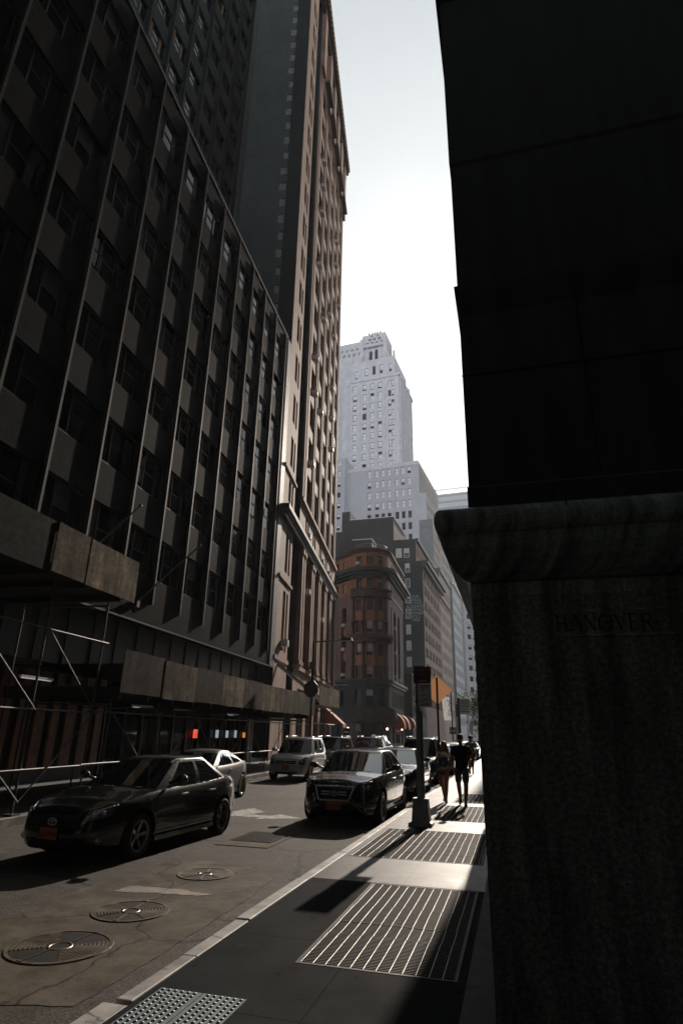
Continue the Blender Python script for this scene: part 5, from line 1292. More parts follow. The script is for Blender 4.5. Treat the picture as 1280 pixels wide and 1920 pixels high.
BLK=paint('black_car_paint',(.004,.006,.007),.2,.0); BLKG=paint('black_green_paint',(.012,.018,.018),.25,.3); BRZ=paint('grey_bronze_paint',(.05,.046,.04),.45,.2); BRZ.node_tree.nodes['Principled BSDF'].inputs['Coat Weight'].default_value=.3; SIL=paint('silver_paint',(.52,.525,.53),.3,.55); WHT=paint('white_car_paint',(.6,.6,.6),.3,0); GRY=paint('grey_car_paint',(.10,.105,.11),.3,.4); YEL=paint('taxi_yellow_paint',(.62,.36,.04),.3,0); DBL=paint('dark_blue_paint',(.03,.04,.055),.3,.4)
c1=car('black_sedan','near black sedan at the left, a white panel on its rear bumper corner','cars standing in the street',(-6.60,10.72),R(180-3.2),mod(SED,paint=BLK,spokes=5,grille=[(-.50,.50),(.50,.50),(.40,.66),(-.40,.66)],bars=(-.03,.03),gtrim=.008,chrome=False,chromehandle=True,lamp=[(.46,.60),(.88,.66),(.92,.80),(.50,.70)],fog=(.68,.34),sillmat=BLK,panel=True))
# white repaired bumper corner
c2=car('grey_coupe','grey bronze two-door sedan at the left kerb, just behind the near black sedan','cars standing in the street',(-8.98,17.2),R(180+3.3),mod(SED,L=4.5,H=1.38,paint=BRZ,belt=(-1.75,.95,.80),roof=(-.85,.0,.56),sidesplit=(2,9,10,14),doors=(.85,-.45),handles=(-.25,),plate=None,fog=(.6,.36)))
SUVP=dict(L=4.25,W=1.76,H=1.70,suv=True,n=5.0,zs=[(-2.12,.95),(-2.0,1.04),(-.6,1.03),(.8,1.03),(1.1,1.01),(1.7,.96),(1.98,.86),(2.12,.76)],axles=(-1.24,1.25),rad=.345,belt=(-2.02,1.08,.80),roof=(-1.75,.38,.64),zbelt=1.05,vexp=1.0,
  grille=[(-.42,.66),(.42,.66),(.44,.80),(-.44,.80)],lamp=[(.50,.66),(.82,.66),(.84,.85),(.52,.82)],doors=(.80,-.15,-1.05),handles=(.0,-.9),plate='T418',pz=.54,rails=True,sidesplit=(2,6,7,11,12,15),side3=1,fog=(.62,.42))
c3=car('silver_suv','silver SUV with roof rails facing the camera at the left kerb, orange plate','cars standing in the street',(-9.22,26.9),R(180+3.5),mod(SUVP,paint=SIL,spokes=6),'SUV')
WAG=mod(SED,L=4.78,W=1.84,H=1.53,paint=BLKG,zs=[(-2.39,.95),(-2.2,1.02),(-1.4,1.04),(-.6,1.0),(.8,.98),(1.15,.99),(1.8,.95),(2.15,.88),(2.39,.78)],axles=(-1.38,1.38),rad=.335,belt=(-1.95,1.12,.82),roof=(-1.25,.15,.61),zbelt=1.0,
  grille=[(-.34,.52),(.34,.52),(.44,.79),(-.44,.79)],gtrim=.018,bars=(.03,-.02),lamp=[(.52,.72),(.86,.72),(.90,.89),(.56,.84)],plate='JAW-2451',pz=.41,fog=(.66,.33),chromehandle=True)
c4=car('dark_green_sedan','black-green sedan parked at the right kerb, hexagonal chrome grille and orange plate','cars standing in the street',(-3.90,16.2),R(180-.5),WAG)
c5=car('black_sedan','glossy black sedan at the right kerb, parked right behind the hexagonal-grille sedan','cars standing in the street',(-3.98,22.3),R(180),mod(SED,L=4.7,W=1.84,H=1.46,paint=BLK,plate=None,lamp=[(.46,.66),(.86,.68),(.88,.77),(.48,.74)],grille=[(-.5,.40),(.5,.40),(.52,.62),(-.52,.62)]))
c6=car('pale_suv','tall dark SUV with a pale shiny roof and big windshield, third at the right kerb','cars standing in the street',(-4.05,28.3),R(180),mod(SUVP,L=4.6,W=1.86,H=1.78,paint=GRY,axles=(-1.35,1.38),plate=None),'SUV')
c7=car('dark_sedan','dark sedan fourth at the right kerb, seen between the lamp post and the woman','cars standing in the street',(-4.0,34.6),R(180),mod(SED,paint=DBL,plate=None))
far=[('dark_suv','dark SUV with a bright windshield patch just behind the silver SUV',(-9.95,34.5),178,SUVP,BLK,'SUV'),
 ('black_suv','black SUV in the middle distance, behind the roof of the hexagonal-grille sedan',(-9.2,40.2),180,SUVP,BLKG,'SUV'),
 ('grey_sedan','small grey sedan at the far junction, right beside the distant white van','x',180,SED,GRY,'car'),
 ('white_van','distant white van facing the camera under the corner building','x',180,SUVP,WHT,'van'),
 ('white_sedan','white sedan fifth at the right kerb, just above the shoulder of the woman',(-4.0,41.0),180,SED,WHT,'car'),
 ('yellow_taxi','taxi with a roof lamp seen behind the two walking people','x',180,SED,YEL,'taxi'),
 ('silver_sedan','far silver sedan at the right kerb, right of the head of the man','x',180,SED,SIL,'car')]
locs={2:(-10.6,50.5),3:(-14.0,66.0),5:(-4.1,48.0),6:(-3.9,56.0)}
for i,(nm,lb,lc,rz_,pp,pt,ct) in enumerate(far):
    lc=locs.get(i,lc); q=car(nm,lb,'cars standing in the street',lc,R(rz_),mod(pp,paint=pt,plate=None),ct)
    if ct=='taxi':
        b=MB(); b.frustum(0,-.35,1.45,1.60,.28,.07,.24,.04); b.build('roof_lamp',WHITEP,q)

# ---------------------------------------------------------------- lamp post, signs, street lights
POSTM=mat('grey_green_paint',(.34,.40,.40),.45,.2,.5,.25,3,bump=.08,streak=.3)
e=empty('lamp_post',(-1.97,13.6,.15),R(0),'grey-green steel post on a big flared square base, in the middle of the pavement','lamp post')
b=MB(); b.box(-.25,-.2,0,.23,.2,.07); b.box(-.22,-.17,.07,.20,.17,.085); b.build('foot_plate',POSTM,e,bevel=.01)
b=MB(); b.frustum(-.005,0,.085,.49,.185,.15,.15,.13); b.box(-.165,-.145,.49,.155,.145,.515); b.build('base',POSTM,e,bevel=.008)
b=MB(); b.tube((0,0,.515),(0,0,3.17),.083,12,0,.072,True); 
for z in (1.0,2.2,2.9): b.lathe([(.082,z),(.088,z+.01),(.088,z+.03),(.080,z+.04)],n=12)
b.build('pole',POSTM,e)
MAR=mat('maroon_sign_face',(.11,.022,.03),.4,0,.5,.1,4); GSG=mat('grey_sign_face',(.66,.70,.70),.45,0,.5,.1,4); GTX=mat('sign_dark_text',(.04,.05,.05),.6,var=0); MTX=mat('sign_pale_text',(.34,.26,.26),.6,var=0)
b=MB(); b.box(-.09,-.105,2.79,.29,-.09,3.155); hp=b.build('sign_header',MAR,e)
text(hp,'RESTRICTED',.062,(.10,-.107,3.06),(R(90),0,0),MTX,'header_text',.001); text(hp,'FOR',.05,(.08,-.107,2.975),(R(90),0,0),MTX,'header_text',.001)
b=MB(); b.box(.03,-.1075,2.835,.20,-.1055,2.86); b.build('header_line',MTX,hp)
b=MB(); b.box(.00,-.104,2.30,.29,-.091,2.785); gp=b.build('sign_board',GSG,e)
b=MB()
for x0,x1,z in ((.06,.26,2.745),(.06,.25,2.72),(.06,.22,2.695),(.06,.13,2.655),(.07,.14,2.54),(.09,.22,2.46),(.07,.13,2.42),(.05,.19,2.362)): b.box(x0,-.1075,z-.006,x1,-.1045,z+.006)
b.add([(.19,-.1075,2.38),(.19,-.1075,2.344),(.225,-.1075,2.362)],[(0,1,2)]); b.build('sign_lines',GTX,gp)
b=MB(); b.box(-.09,-.09,2.4,.02,-.07,2.43); b.box(-.09,-.09,3.0,.02,-.07,3.03); b.build('brackets',DARKM,e)
# diamond warning sign seen from behind with the sun through it
m,nt_,bs_=newmat('orange_sign_sheet'); bs_.inputs['Base Color'].default_value=(.60,.42,.30,1); bs_.inputs['Roughness'].default_value=.5
tl=nt_.nodes.new('ShaderNodeBsdfTranslucent'); tl.inputs[0].default_value=(.72,.52,.37,1); mxs=nt_.nodes.new('ShaderNodeMixShader'); mxs.inputs[0].default_value=.6
nt_.links.new(bs_.outputs[0],mxs.inputs[1]); nt_.links.new(tl.outputs[0],mxs.inputs[2]); nt_.links.new(mxs.outputs[0],nt_.nodes['Material Output'].inputs['Surface']); ORD=m
e=empty('warning_sign',(-2.74,23.85,.15),R(3),'blank orange diamond sign on a thin dark post behind the lamp post','road sign')
b=MB(); q=.55; b.add([(0,0,3.36-q),(q,0,3.36),(0,0,3.36+q),(-q,0,3.36),(0,.004,3.36-q),(q,.004,3.36),(0,.004,3.36+q),(-q,.004,3.36)],[(0,1,2,3),(7,6,5,4),(0,4,5,1),(1,5,6,2),(2,6,7,3),(3,7,4,0)]); b.build('diamond_board',ORD,e)
b=MB(); b.box(-.04,-.035,0,.035,-.006,3.82); b.build('post',DARKM,e)
b=MB(); b.add([(-.35,-.015,2.62),(.02,-.015,2.80),(.02,-.015,2.62)],[(0,1,2)]); b.box(-.30,-.02,2.60,.5,-.012,2.78); 
def street_light(x,y,H,arm,rz,lb):
    e=empty('street_light',(x,y,.15),rz,lb,'street light','street lights with horizontal arms')
    b=MB(); b.tube((0,0,0),(0,0,H),.075,10,0,.05); b.build('pole',PIPE,e)
    b=MB(); b.tube((0,0,H-.03),(arm,0,H+.03),.05,8,0,.035); b.build('arm',STEEL,e)
    b=MB(); b.frustum(arm+.25,0,H-.04,H+.12,.32,.13,.26,.10); b.build('lamp_head',STEEL,e); return e
e=street_light(-10.24,31.4,6.4,1.75,R(-8),'left street light with a pale horizontal arm against the pink stone building')
b=MB(); 
for a in range(8): pass
oc=[(.45*math.cos(R(22.5+45*i)),3.9+.45*math.sin(R(22.5+45*i))) for i in range(8)]
b.add([(x,-.10,z) for x,z in oc]+[(x,-.08,z) for x,z in oc],[tuple(range(8)),tuple(range(15,7,-1))]+[(i,8+i,8+(i+1)%8,(i+1)%8) for i in range(8)]); b.build('octagonal_board',mat('sign_back_metal',(.10,.13,.13),.5,.3),e)
b=MB(); b.box(-.12,-.15,4.9,.08,-.06,5.3); b.build('control_box',STEEL,e)
street_light(-17.4,57.5,6.0,1.9,R(-12),'farther street light whose thin arm shows right below the first, over the far shed board')
SB=mat('sign_back_grey',(.16,.17,.17),.6,.2); DNR=mat('red_sign_face',(.30,.04,.03),.5)
def disc_sign(nm,x,y,z,lb,col,rz=0,sq=.42):
    e=empty(nm,(x,y,.15),rz,lb,'road sign','round no-entry signs on white squares'); z-=.15
    b=MB(); b.box(-sq,-.02,z-sq,sq,.0,z+sq); b.build('board',mat('sign_white_'+nm,(.35,.36,.36),.6) if False else SB,e)
    b=MB(); n=20; b.add([(.37*math.cos(2*math.pi*i/n),-.025,z+.37*math.sin(2*math.pi*i/n)) for i in range(n)],[tuple(range(n))]); 
    fo=b.build('disc',col,e); b=MB(); b.box(-.26,-.032,z-.06,.26,-.027,z+.06); b.build('bar',WHITEP,fo); b=MB(); b.tube((0,.03,0),(0,.03,z+.4),.03,6); b.build('post',DARKM,e)
disc_sign('no_entry_sign',-17.85,67.6,2.0,'dark round no-entry sign in front of the left side of the corner building',BLACK)
disc_sign('no_entry_sign',-14.1,78.7,2.25,'red round no-entry sign in front of the curved orange awnings',DNR)
disc_sign('no_entry_sign',-7.36,79.6,2.4,'red round no-entry sign above the heads of the walking couple',DNR)
e=empty('notice_board',(-16.65,68,.15),0,'pale rectangular notice above a brown one on a thin post, by the corner entrance','sign')
b=MB(); b.box(-.28,-.02,1.95,.28,0,2.75); b.build('pale_panel',mat('pale_notice',(.30,.35,.35),.6),e); b=MB(); b.box(-.28,-.02,.55,.28,0,1.3); b.build('brown_panel',mat('brown_notice',(.14,.085,.075),.6),e); b=MB(); b.tube((0,.03,0),(0,.03,2.75),.03,6); b.build('post',DARKM,e)
BANM=mat('banner_cloth',(.75,.78,.80),.8); nt_=BANM.node_tree; tl=nt_.nodes.new('ShaderNodeBsdfTranslucent'); tl.inputs[0].default_value=(.6,.63,.65,1); mxs=nt_.nodes.new('ShaderNodeMixShader'); mxs.inputs[0].default_value=.35
nt_.links.new(nt_.nodes['Principled BSDF'].outputs[0],mxs.inputs[1]); nt_.links.new(tl.outputs[0],mxs.inputs[2]); nt_.links.new(mxs.outputs[0],nt_.nodes['Material Output'].inputs['Surface'])
e=empty('street_banner',(-7.0,69.6,.15),R(2),'tall white banner with dark green vertical letters on a dark pole','banner')
b=MB(); b.add([(-.55,0,5.75),(.30,0,5.7),(.42,0,3.25),(-.35,0,3.25)],[(0,1,2,3)]); bo=b.build('cloth',BANM,e)
text(bo,'JAMES',.62,(.12,-.02,4.55),(R(90),R(90),0),mat('banner_text',(.02,.07,.06),.7,var=0),'banner_text',.005)
b=MB(); b.tube((.5,0,0),(.5,0,6.2),.06,8); b.tube((.5,0,5.8),(-.6,0,5.85),.03,6); b.build('pole',DARKM,e)
e=empty('traffic_signal',(-6.0,71.5,.15),0,'dark hanging traffic signal beside the white banner','traffic light')
b=MB(); b.box(-.22,-.2,3.7,.22,.2,5.0); b.build('housing',DARKM,e,bevel=.03)
b=MB(); b.tube((0,.25,0),(0,.25,5.3),.07,8); b.build('pole',DARKM,e)
for z in (4.75,4.35,3.95):
    b=MB(); b.lathe([(.14,0),(.15,.16)],n=12); b.xf(Matrix.Translation((0,-.2,z))@Matrix.Rotation(R(90),4,'X')); b.build('hood',PLA,e)
e=empty('sign_board',(-5.1,70,.15),0,'grey rectangular sign board with rows of dark lines, near the far tree','sign')
b=MB(); b.box(-.55,-.04,3.9,.6,0,5.5); bo=b.build('board',GSG,e); b=MB(); 
for i in range(5): b.box(-.42,-.046,4.15+.27*i,.45-.1*(i%2),-.041,4.22+.27*i)
b.build('lines',GTX,bo); b=MB(); b.tube((-.65,.03,0),(-.65,.03,5.6),.13,8); b.build('pole',DARKM,e)
e=empty('parking_sign',(-2.9,45,.15),0,'small white rectangular sign on a post at the kerb beside the dark wall','sign')
b=MB(); b.box(-.10,-.02,1.95,.12,0,2.65); b.build('plate',WHITEP,e); b=MB(); b.tube((0,.03,0),(0,.03,2.7),.03,6); b.build('post',DARKM,e)
# small trees at the far end, right of the street
def leaf_mat():
    m,nt,bs=newmat('leaf_green'); n=noisen(nt,coords(nt),.8,4); nt.links.new(ramp(nt,n,[(.3,(.025,.045,.028)),(.7,(.07,.105,.06))]),bs.inputs['Base Color']); bs.inputs['Roughness'].default_value=.6
    t=nt.nodes.new('ShaderNodeBsdfTranslucent'); t.inputs[0].default_value=(.09,.13,.05,1); mx=nt.nodes.new('ShaderNodeMixShader'); mx.inputs[0].default_value=.3
    nt.links.new(bs.outputs[0],mx.inputs[1]); nt.links.new(t.outputs[0],mx.inputs[2]); nt.links.new(mx.outputs[0],nt.nodes['Material Output'].inputs['Surface']); return m
LEAF=leaf_mat(); BARK=mat('bark',(.06,.05,.04),.9,bump=.4,bscale=20)
def tree(x,y,H,cr,seed,lb):
    e=empty('street_tree',(x,y,.15),0,lb,'tree','street trees at the far end'); r=random.Random(seed)
    b=MB(); b.tube((0,0,0),(.1,0,H*.45),.13,8,0,.09); tips=[]
    for i in range(7):
        a=r.random()*6.28; p=Vector((.1,0,H*(.35+.03*i))); q=p+Vector((math.cos(a)*cr*.6,math.sin(a)*cr*.6,H*(.2+.15*r.random()))); b.tube(p,q,.05,5,0,.02); tips.append(q)
        q2=q+Vector((r.uniform(-.5,.5),r.uniform(-.5,.5),.6)); b.tube(q,q2,.02,4,0,.008)
    b.build('trunk',BARK,e); b=MB()
    cl=[Vector((r.gauss(0,cr*.42),r.gauss(0,cr*.42),H*.68+r.gauss(0,H*.13))) for _ in range(26)]+tips
    for c in cl:
        for _ in range(90):
            p=c+Vector((r.gauss(0,.33),r.gauss(0,.33),r.gauss(0,.28))); s=.05+.07*r.random(); u=Vector((r.gauss(0,1),r.gauss(0,1),r.gauss(0,.6))).normalized(); v=u.orthogonal().normalized()
            b.add([p-u*s,p+v*s*.6,p+u*s,p-v*s*.6],[(0,1,2,3)])
    b.build('crown',LEAF,e)
tree(-3.9,72,7.2,2.2,1,'small street tree with loose dark crown beside the dark granite wall'); tree(-3.2,88,8.2,2.4,2,'second, farther street tree behind the first one beside the granite wall')
# ---------------------------------------------------------------- buildings out of the frame that shade and are mirrored
DKB=brick('sooty_brick',(.07,.06,.055),(.05,.045,.04),(.04,.04,.04),.25,.08,.01,.85,.3,.2)
def plain(name,lb,o,rz,L,D,H,m=DKB):
    e=empty(name,(o[0],o[1],0),R(rz),lb,'building'); P=Line(); hs=[(1.5+3*i,2.9+3*i,4+3.6*k,6.1+3.6*k,.3) for i in range(int((L-3)/3)) for k in range(int((H-6)/3.6))]
    b=MB(); wall(b,P,0,L,.15,H,hs,.3,back=True,mback=1); b.build('front_wall',[m,GLASS],e); b=MB(); b.quad((0,0,.15),(0,D,.15),(0,D,H),(0,0,H)); b.quad((L,0,.15),(L,0,H),(L,D,H),(L,D,.15)); b.quad((0,D,.15),(L,D,.15),(L,D,H),(0,D,H)); b.quad((0,0,H),(L,0,H),(L,D,H),(0,D,H)); b.build('side_walls',m,e)
plain('brick_building','sooty brick building hidden behind the granite corner, first along the right pavement',(3.2,44),-90,30,14,75)
plain('brick_building','sooty brick building hidden behind the granite corner, second along the right pavement',(3.4,80),-90,35,14,66)
plain('brick_building','low sooty brick building farthest along the hidden right pavement',(1.4,125),-90,44,14,30)
plain('office_building','dark office building right of the camera, wholly out of the frame',(26,3),-90,26,14,44)
plain('office_building','wide dark office building across the square behind the camera',(34,-24),180,75,18,46)
plain('office_building','dark office building behind the camera on the left pavement side',(-16,-12.8),93,0.1+9,14,40) if False else None
# ---------------------------------------------------------------- people
def skinned(name,joints,edges,mt,parent,sub=2,root=0):
    me=bpy.data.meshes.new(name); me.from_pydata([j[:3] for j in joints],edges,[]); o=bpy.data.objects.new(name,me); COL.objects.link(o)
    sk=o.modifiers.new('s','SKIN'); ss=o.modifiers.new('u','SUBSURF'); ss.levels=sub; ss.render_levels=sub; sk.use_smooth_shade=True
    for i,j in enumerate(joints):
        rx=j[3]; ry=j[4] if len(j)>4 else rx; me.skin_vertices[0].data[i].radius=(rx,ry); me.skin_vertices[0].data[i].use_root=(i==root)
    dg=bpy.context.evaluated_depsgraph_get(); dg.update(); m2=bpy.data.meshes.new_from_object(o.evaluated_get(dg)); o.modifiers.clear(); o.data=m2; m2.materials.clear(); m2.materials.append(mt); o.parent=parent
    for p in m2.polygons: p.use_smooth=True
    return o
SKN=mat('skin',(.36,.20,.13),.55,0,.4,.08,6); TEE=mat('black_tee',(.012,.013,.014),.85,0,.3,.15,8,bump=.2,bscale=25); DEN=mat('denim',(.09,.13,.15),.85,0,.3,.25,14,bump=.15,bscale=120); SHOE=mat('dark_shoe',(.02,.02,.022),.6); SHOEW=mat('white_shoe',(.5,.5,.5),.6)
HAIRD=mat('dark_hair',(.05,.03,.02),.6,var=.3,scale=30)
def hairmat():
    m,nt,bs=newmat('light_brown_hair'); n=noisen(nt,coords(nt),6,5,.7,(8,8,.7)); nt.links.new(ramp(nt,n,[(.3,(.09,.045,.018)),(.7,(.30,.15,.06))]),bs.inputs['Base Color']); bs.inputs['Roughness'].default_value=.5
    t=nt.nodes.new('ShaderNodeBsdfTranslucent'); t.inputs[0].default_value=(.75,.30,.10,1); mx=nt.nodes.new('ShaderNodeMixShader'); mx.inputs[0].default_value=.3
    nt.links.new(bs.outputs[0],mx.inputs[1]); nt.links.new(t.outputs[0],mx.inputs[2]); nt.links.new(mx.outputs[0],nt.nodes['Material Output'].inputs['Surface']); return m
HAIRL=hairmat()
m,nt_,bs_=newmat('printed_tee'); v_=coords(nt_); gx=nt_.nodes.new('ShaderNodeVectorMath'); gx.operation='DISTANCE'; gx.inputs[1].default_value=(.0,-.13,1.17); nt_.links.new(v_,gx.inputs[0])
nn=noisen(nt_,v_,16,5,.8); aa=nt_.nodes.new('ShaderNodeMath'); aa.operation='MULTIPLY_ADD'; aa.inputs[1].default_value=-.28; nt_.links.new(nn,aa.inputs[0]); nt_.links.new(gx.outputs['Value'],aa.inputs[2])
pr=ramp(nt_,aa.outputs[0],[(.0,(.02,.05,.09)),(.035,(.04,.10,.14)),(.05,(.80,.80,.78))]); nt_.links.new(pr,bs_.inputs['Base Color']); bs_.inputs['Roughness'].default_value=.9; TEEW=m
def person(lb,loc,rz,h,J,mats,hair,extra=None,group=None):
    """figure facing local -Y; J joints dict"""
    e=empty('person',loc,rz,lb,'person',group); k=h/1.78; e.scale=(k,k,k)
    order=['pelvis','waist','chest','neck0','neck','jaw','head','crown']
    V=[];E_=[];idx={}
    def add(n,p,r,r2=None,par=None):
        idx[n]=len(V); V.append((*p,r,r2 or r)); 
        if par is not None: E_.append((idx[par],idx[n]))
    hd=J.get('headturn',0)
    add('pelvis',J['pelvis'],.145,.105); add('waist',J['waist'],.125,.09,'pelvis'); add('chest',J['chest'],.155,.105,'waist'); add('neck0',J['neck0'],.075,.065,'chest'); add('neck',J['neck'],.052,.055,'neck0')
    hx,hy,hz=J['head']; add('jaw',(hx,hy-.012,hz-.07),.056,.066,'neck'); add('head',(hx,hy,hz),.074,.090,'jaw'); add('crown',(hx,hy+.01,hz+.075),.062,.074,'head')
    for s,sd in ((-1,'r'),(1,'l')):
        for i,(n,rr) in enumerate((('hip',.092),('knee',.066),('calf',.064),('ankle',.042),('heel',.036),('toe',.03))):
            nm=n+sd; p=J[nm] if nm in J else None
            if n=='calf': a=Vector(J['knee'+sd]); b2=Vector(J['ankle'+sd]); p=tuple(a.lerp(b2,.33)+Vector((0,.02,0)))
            if n=='heel': a=Vector(J['ankle'+sd]); p=(a.x,a.y+.01,a.z-.045)
            add(nm,p,rr,None,'pelvis' if i==0 else prevn); prevn=nm
        add('sh'+sd,J['sh'+sd],.062,None,'chest'); add('el'+sd,J['el'+sd],.042,None,'sh'+sd); 
        a=Vector(J['el'+sd]); b2=Vector(J['wr'+sd]); add('fo'+sd,tuple(a.lerp(b2,.35)),.039,None,'el'+sd); add('wr'+sd,J['wr'+sd],.024,None,'fo'+sd)
        d=Vector(J['hand'+sd]); w=Vector(J['wr'+sd]); add('palm'+sd,tuple(w.lerp(d,.5)),.030,.018,'wr'+sd); add('kn'+sd,tuple(d),.032,.014,'palm'+sd)
        dr=(d-w).normalized(); sidev=Vector(J.get('hs'+sd,(0,-1,0))).normalized(); bend=Vector(J.get('hb'+sd,(-s*.4,0,0)))
        for f in range(4):
            base=d+sidev*(.024-.016*f); L_=(.062,.07,.066,.05)[f]; p1=base+dr*L_*.5+bend*.015; p2=base+dr*L_*.9+bend*.05
            add('f%d'%f+sd,tuple(base+dr*.008),.0095,None,'kn'+sd); add('g%d'%f+sd,tuple(p1),.0085,None,'f%d'%f+sd); add('h%d'%f+sd,tuple(p2),.007,None,'g%d'%f+sd)
        tb=w.lerp(d,.45)+sidev*.028; add('t0'+sd,tuple(tb),.011,None,'palm'+sd); add('t1'+sd,tuple(tb+sidev*.02+dr*.035),.0095,None,'t0'+sd)
    body=skinned('body',V,E_,mats['skin'],e)
    # face
    f=MB(); F0=Vector((hx,hy,hz)); 
    nose=MB(); nose.add([F0+Vector((-.012,-.092,.012)),F0+Vector((.012,-.092,.012)),F0+Vector((.018,-.088,-.028)),F0+Vector((-.018,-.088,-.028)),F0+Vector((0,-.118,-.024))],[(0,4,1),(1,4,2),(2,4,3),(3,4,0),(0,1,2,3)]); nose.build('nose',mats['skin'],e)
    mo=MB(); mo.add([F0+Vector((-.024,-.093,-.052)),F0+Vector((0,-.1,-.047)),F0+Vector((.024,-.093,-.052)),F0+Vector((0,-.098,-.062))],[(0,1,2,3)]); mo.build('mouth',mat('lips',(.25,.10,.08),.5,var=0),e)
    if mats.get('glasses'):
        g=MB()
        for s in (-1,1):
            q=MB(); q.sphere((0,0,0),1,6); g.merge(q,Matrix.Translation(F0+Vector((s*.034,-.092,.014)))@Matrix.Diagonal((.029,.010,.021,1)))
            g.tube(F0+Vector((s*.062,-.088,.018)),F0+Vector((s*.080,.01,.02)),.004,4)
        g.tube(F0+Vector((-.01,-.1,.018)),F0+Vector((.01,-.1,.018)),.004,4); g.build('sunglasses',BLACK,e)
    else:
        for s in (-1,1):
            g=MB(); q=MB(); q.sphere((0,0,0),1,6); g.merge(q,Matrix.Translation(F0+Vector((s*.03,-.083,.012)))@Matrix.Diagonal((.013,.009,.008,1))); g.build('eye',BLACK,e)
    for s in (-1,1):
        q=MB(); q.sphere((0,0,0),1,6); g=MB(); g.merge(q,Matrix.Translation(F0+Vector((s*.078,.008,-.002)))@Matrix.Diagonal((.010,.019,.031,1))); g.build('ear',mats['skin'],e)
    # shirt
    S_V=[];S_E=[];si={}
    def sa_(n,p,r,r2=None,par=None):
        si[n]=len(S_V); S_V.append((*p,r,r2 or r)); 
        if par is not None: S_E.append((si[par],si[n]))
    bw=mats.get('bulk',1.0); pe=Vector(J['pelvis']); wa=Vector(J['waist']); ch=Vector(J['chest'])
    sa_('c',tuple(ch),.175*bw,.125*bw); sa_('w',tuple(wa),.168*bw,.125*bw,'c'); sa_('p',tuple(pe.lerp(wa,.30)),.174*bw,.13*bw,'w'); sa_('pp',tuple(pe+Vector((0,0,mats.get('hem',-.01)))),.160*bw,.125*bw,'p'); sa_('n',tuple(ch.lerp(Vector(J['neck0']),.95)),.088,.082,'c')
    for sd in 'rl':
        a=Vector(J['sh'+sd]); b2=Vector(J['el'+sd]); sa_('s'+sd,tuple(a),.075*bw,None,'c'); sa_('m'+sd,tuple(a.lerp(b2,.45)),.068*bw,None,'s'+sd); sa_('e'+sd,tuple(a.lerp(b2,mats.get('sleeve',.75))),.066*bw,None,'m'+sd)
    skinned('shirt',S_V,S_E,mats['shirt'],e)
    # shorts
    S_V=[];S_E=[];si={}
    sa_('p',tuple(pe+Vector((0,0,.03))),.158*bw,.118*bw)
    for sd in 'rl':
        a=Vector(J['hip'+sd]); b2=Vector(J['knee'+sd]); sa_('h'+sd,tuple(a+Vector((0,0,-.03))),.100*bw,None,'p'); t=mats.get('short',.85); sa_('k'+sd,tuple(a.lerp(b2,t*.6)),.092*bw if t>.5 else .1*bw,None,'h'+sd); sa_('j'+sd,tuple(a.lerp(b2,t)),.088*bw if t>.5 else .098*bw,None,'k'+sd)
    skinned('shorts',S_V,S_E,mats['shorts'],e)
    for sd in 'rl':
        a=Vector(J['ankle'+sd]); t=Vector(J['toe'+sd]); hl_=Vector((a.x,a.y+.035,a.z-.06))
        dn=(t-hl_).normalized(); skinned('shoe',[(*hl_,.042),(*(hl_.lerp(t,.45)+Vector((0,0,.012))),.046),(*(t+dn*.035),.036),(a.x,a.y+.02,a.z-.0,.040)],[(0,1),(1,2),(0,3)],mats['shoe'],e)
    hair(e,F0); 
    if extra: extra(e,J)
    return e
def hair_short(e,F):
    b=MB(); q=MB(); q.sphere((0,0,0),1,9); b.merge(q,Matrix.Translation(F+Vector((0,.022,.052)))@Matrix.Diagonal((.083,.096,.080,1)))
    b.build('hair',HAIRD,e); b=MB(); q=MB(); q.sphere((0,0,0),1,8); b.merge(q,Matrix.Translation(F+Vector((0,-.038,-.072)))@Matrix.Diagonal((.060,.054,.040,1))); b.build('beard',HAIRD,e)
def hair_cap(e,F):
    b=MB(); q=MB(); q.sphere((0,0,0),1,9); b.merge(q,Matrix.Translation(F+Vector((0,.022,.050)))@Matrix.Diagonal((.083,.096,.080,1))); b.build('hair',HAIRD,e)
def hair_long(e,F):
    r=random.Random(8); b=MB(); q=MB(); q.sphere((0,0,0),1,9); b.merge(q,Matrix.Translation(F+Vector((0,.025,.045)))@Matrix.Diagonal((.092,.100,.085,1)))
    for i in range(70):
        a=R(-42+264*i/69); x=.080*math.cos(a); y=.085*math.sin(a)+.02; 
        p0=F+Vector((x*.9,y*.9,.075)); p1=F+Vector((x*1.25,y*1.15,-.04)); p2=F+Vector((x*1.65+r.gauss(0,.012),y*1.2+r.gauss(0,.012)-.01,-.17)); p3=F+Vector((x*1.75+r.gauss(0,.022),y*1.1+r.gauss(0,.02)-.02,-.30-.08*r.random()))
        b.tube(p0,p1,.018,5,0,.021); b.tube(p1,p2,.021,5,0,.018); b.tube(p2,p3,.018,5,0,.004)
    b.build('hair',HAIRL,e)
MAN=dict(pelvis=(0,0,.95),waist=(0,-.005,1.10),chest=(.0,-.01,1.32),neck0=(0,0,1.47),neck=(0,-.01,1.53),head=(0,-.03,1.665),
 hipl=(.10,0,.90),kneel=(.115,-.13,.50),anklel=(.09,-.16,.105),toel=(.10,-.31,.03),
 hipr=(-.10,0,.90),kneer=(-.10,.03,.50),ankler=(-.10,.24,.15),toer=(-.10,.13,.035),
 shl=(.205,0,1.42),ell=(.30,.05,1.16),wrl=(.245,-.07,.93),handl=(.21,-.11,.86),shr=(-.205,0,1.42),elr=(-.27,.06,1.16),wrr=(-.31,-.02,.92),handr=(-.335,-.05,.84),hbr=(.6,0,0),hbl=(-.6,0,0))
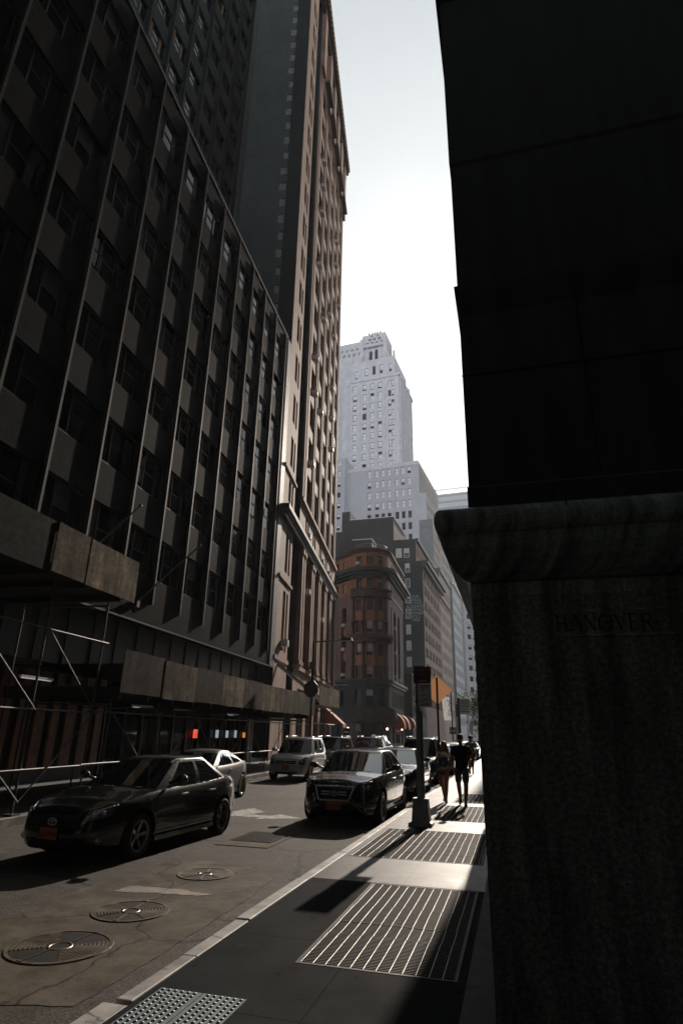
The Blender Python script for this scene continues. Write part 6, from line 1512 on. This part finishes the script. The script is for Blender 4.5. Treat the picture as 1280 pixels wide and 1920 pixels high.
man=person('person in a black t-shirt, long denim shorts and sunglasses walking towards the camera',(-1.46,17.75,.15),R(-3),1.77,MAN,dict(skin=SKN,shirt=TEE,shorts=DEN,shoe=SHOE,glasses=True,bulk=1.10,hem=-.12,short=.92,sleeve=.62),hair_short,None,'people walking on the pavement')
WOM=dict(pelvis=(0,0,.96),waist=(.0,-.005,1.12),chest=(.0,-.01,1.32),neck0=(0,0,1.46),neck=(0,-.01,1.52),head=(0.01,-.025,1.655),
 hipl=(.085,0,.91),kneel=(.07,-.14,.51),anklel=(.05,-.17,.105),toel=(.06,-.31,.03),
 hipr=(-.085,0,.91),kneer=(-.07,.02,.50),ankler=(-.06,.26,.17),toer=(-.06,.16,.045),
 shl=(.165,0,1.41),ell=(.235,.05,1.16),wrl=(.30,-.02,.94),handl=(.325,-.04,.87),shr=(-.165,0,1.41),elr=(-.25,-.02,1.16),wrr=(-.15,-.21,1.27),handr=(-.12,-.245,1.335),hsr=(-.4,-.9,0),hbr=(.9,-.3,0))
def cup(e,J):
    b=MB(); b.lathe([(.001,-.07),(.026,-.07),(.036,.05),(.037,.055),(.001,.058)],n=14); b.v=[(x-.105,y-.275,z+1.37) for x,y,z in b.v]; b.build('drink_cup',mat('iced_drink',(.45,.25,.16),.3),e)
    b=MB(); b.tube((-.105,-.275,1.42),(-.09,-.28,1.49),.004,5); b.build('straw',WHITEP,e)
woman=person('person with long light brown hair, printed white t-shirt and short denim shorts holding a drink',(-1.98,18.25,.15),R(-2),1.58,WOM,dict(skin=SKN,shirt=TEEW,shorts=DEN,shoe=SHOEW,bulk=.90,hem=.0,short=.32,sleeve=.5),hair_long,cup,'people walking on the pavement')
GT=mat('grey_tee',(.11,.11,.13),.85); BS=mat('black_shorts',(.015,.016,.02),.85)
p3=person('person in a grey t-shirt and black shorts walking away beside the dark wall',(-2.15,31.8,.15),R(176),1.74,MAN,dict(skin=SKN,shirt=GT,shorts=BS,shoe=SHOE,bulk=1.0,hem=-.02,short=.75,sleeve=.6),hair_cap,None,'people walking on the pavement')
p4=person('distant person in a pale shirt seen behind the shoulder of the man in black',(-2.75,42.5,.15),R(170),1.72,MAN,dict(skin=SKN,shirt=mat('pale_shirt',(.40,.42,.45),.85),shorts=BS,shoe=SHOE,bulk=1.0,hem=-.02,short=.9,sleeve=.6),hair_cap,None,'people walking on the pavement')

# ---------------------------------------------------------------- air
hb=MB(); hb.box(-150,-30,-1.2,110,470,240); ho=hb.build('haze',None); ho.data.materials.clear()
hm_=bpy.data.materials.new('haze_air'); hm_.use_nodes=True; hn=hm_.node_tree; hn.nodes.remove(hn.nodes['Principled BSDF']); pv=hn.nodes.new('ShaderNodeVolumePrincipled')
pv.inputs['Density'].default_value=.00018; pv.inputs['Color'].default_value=(.86,.90,1.0,1); pv.inputs['Anisotropy'].default_value=.35
hn.links.new(pv.outputs[0],hn.nodes['Material Output'].inputs['Volume']); ho.data.materials.append(hm_); ho['kind']='stuff'
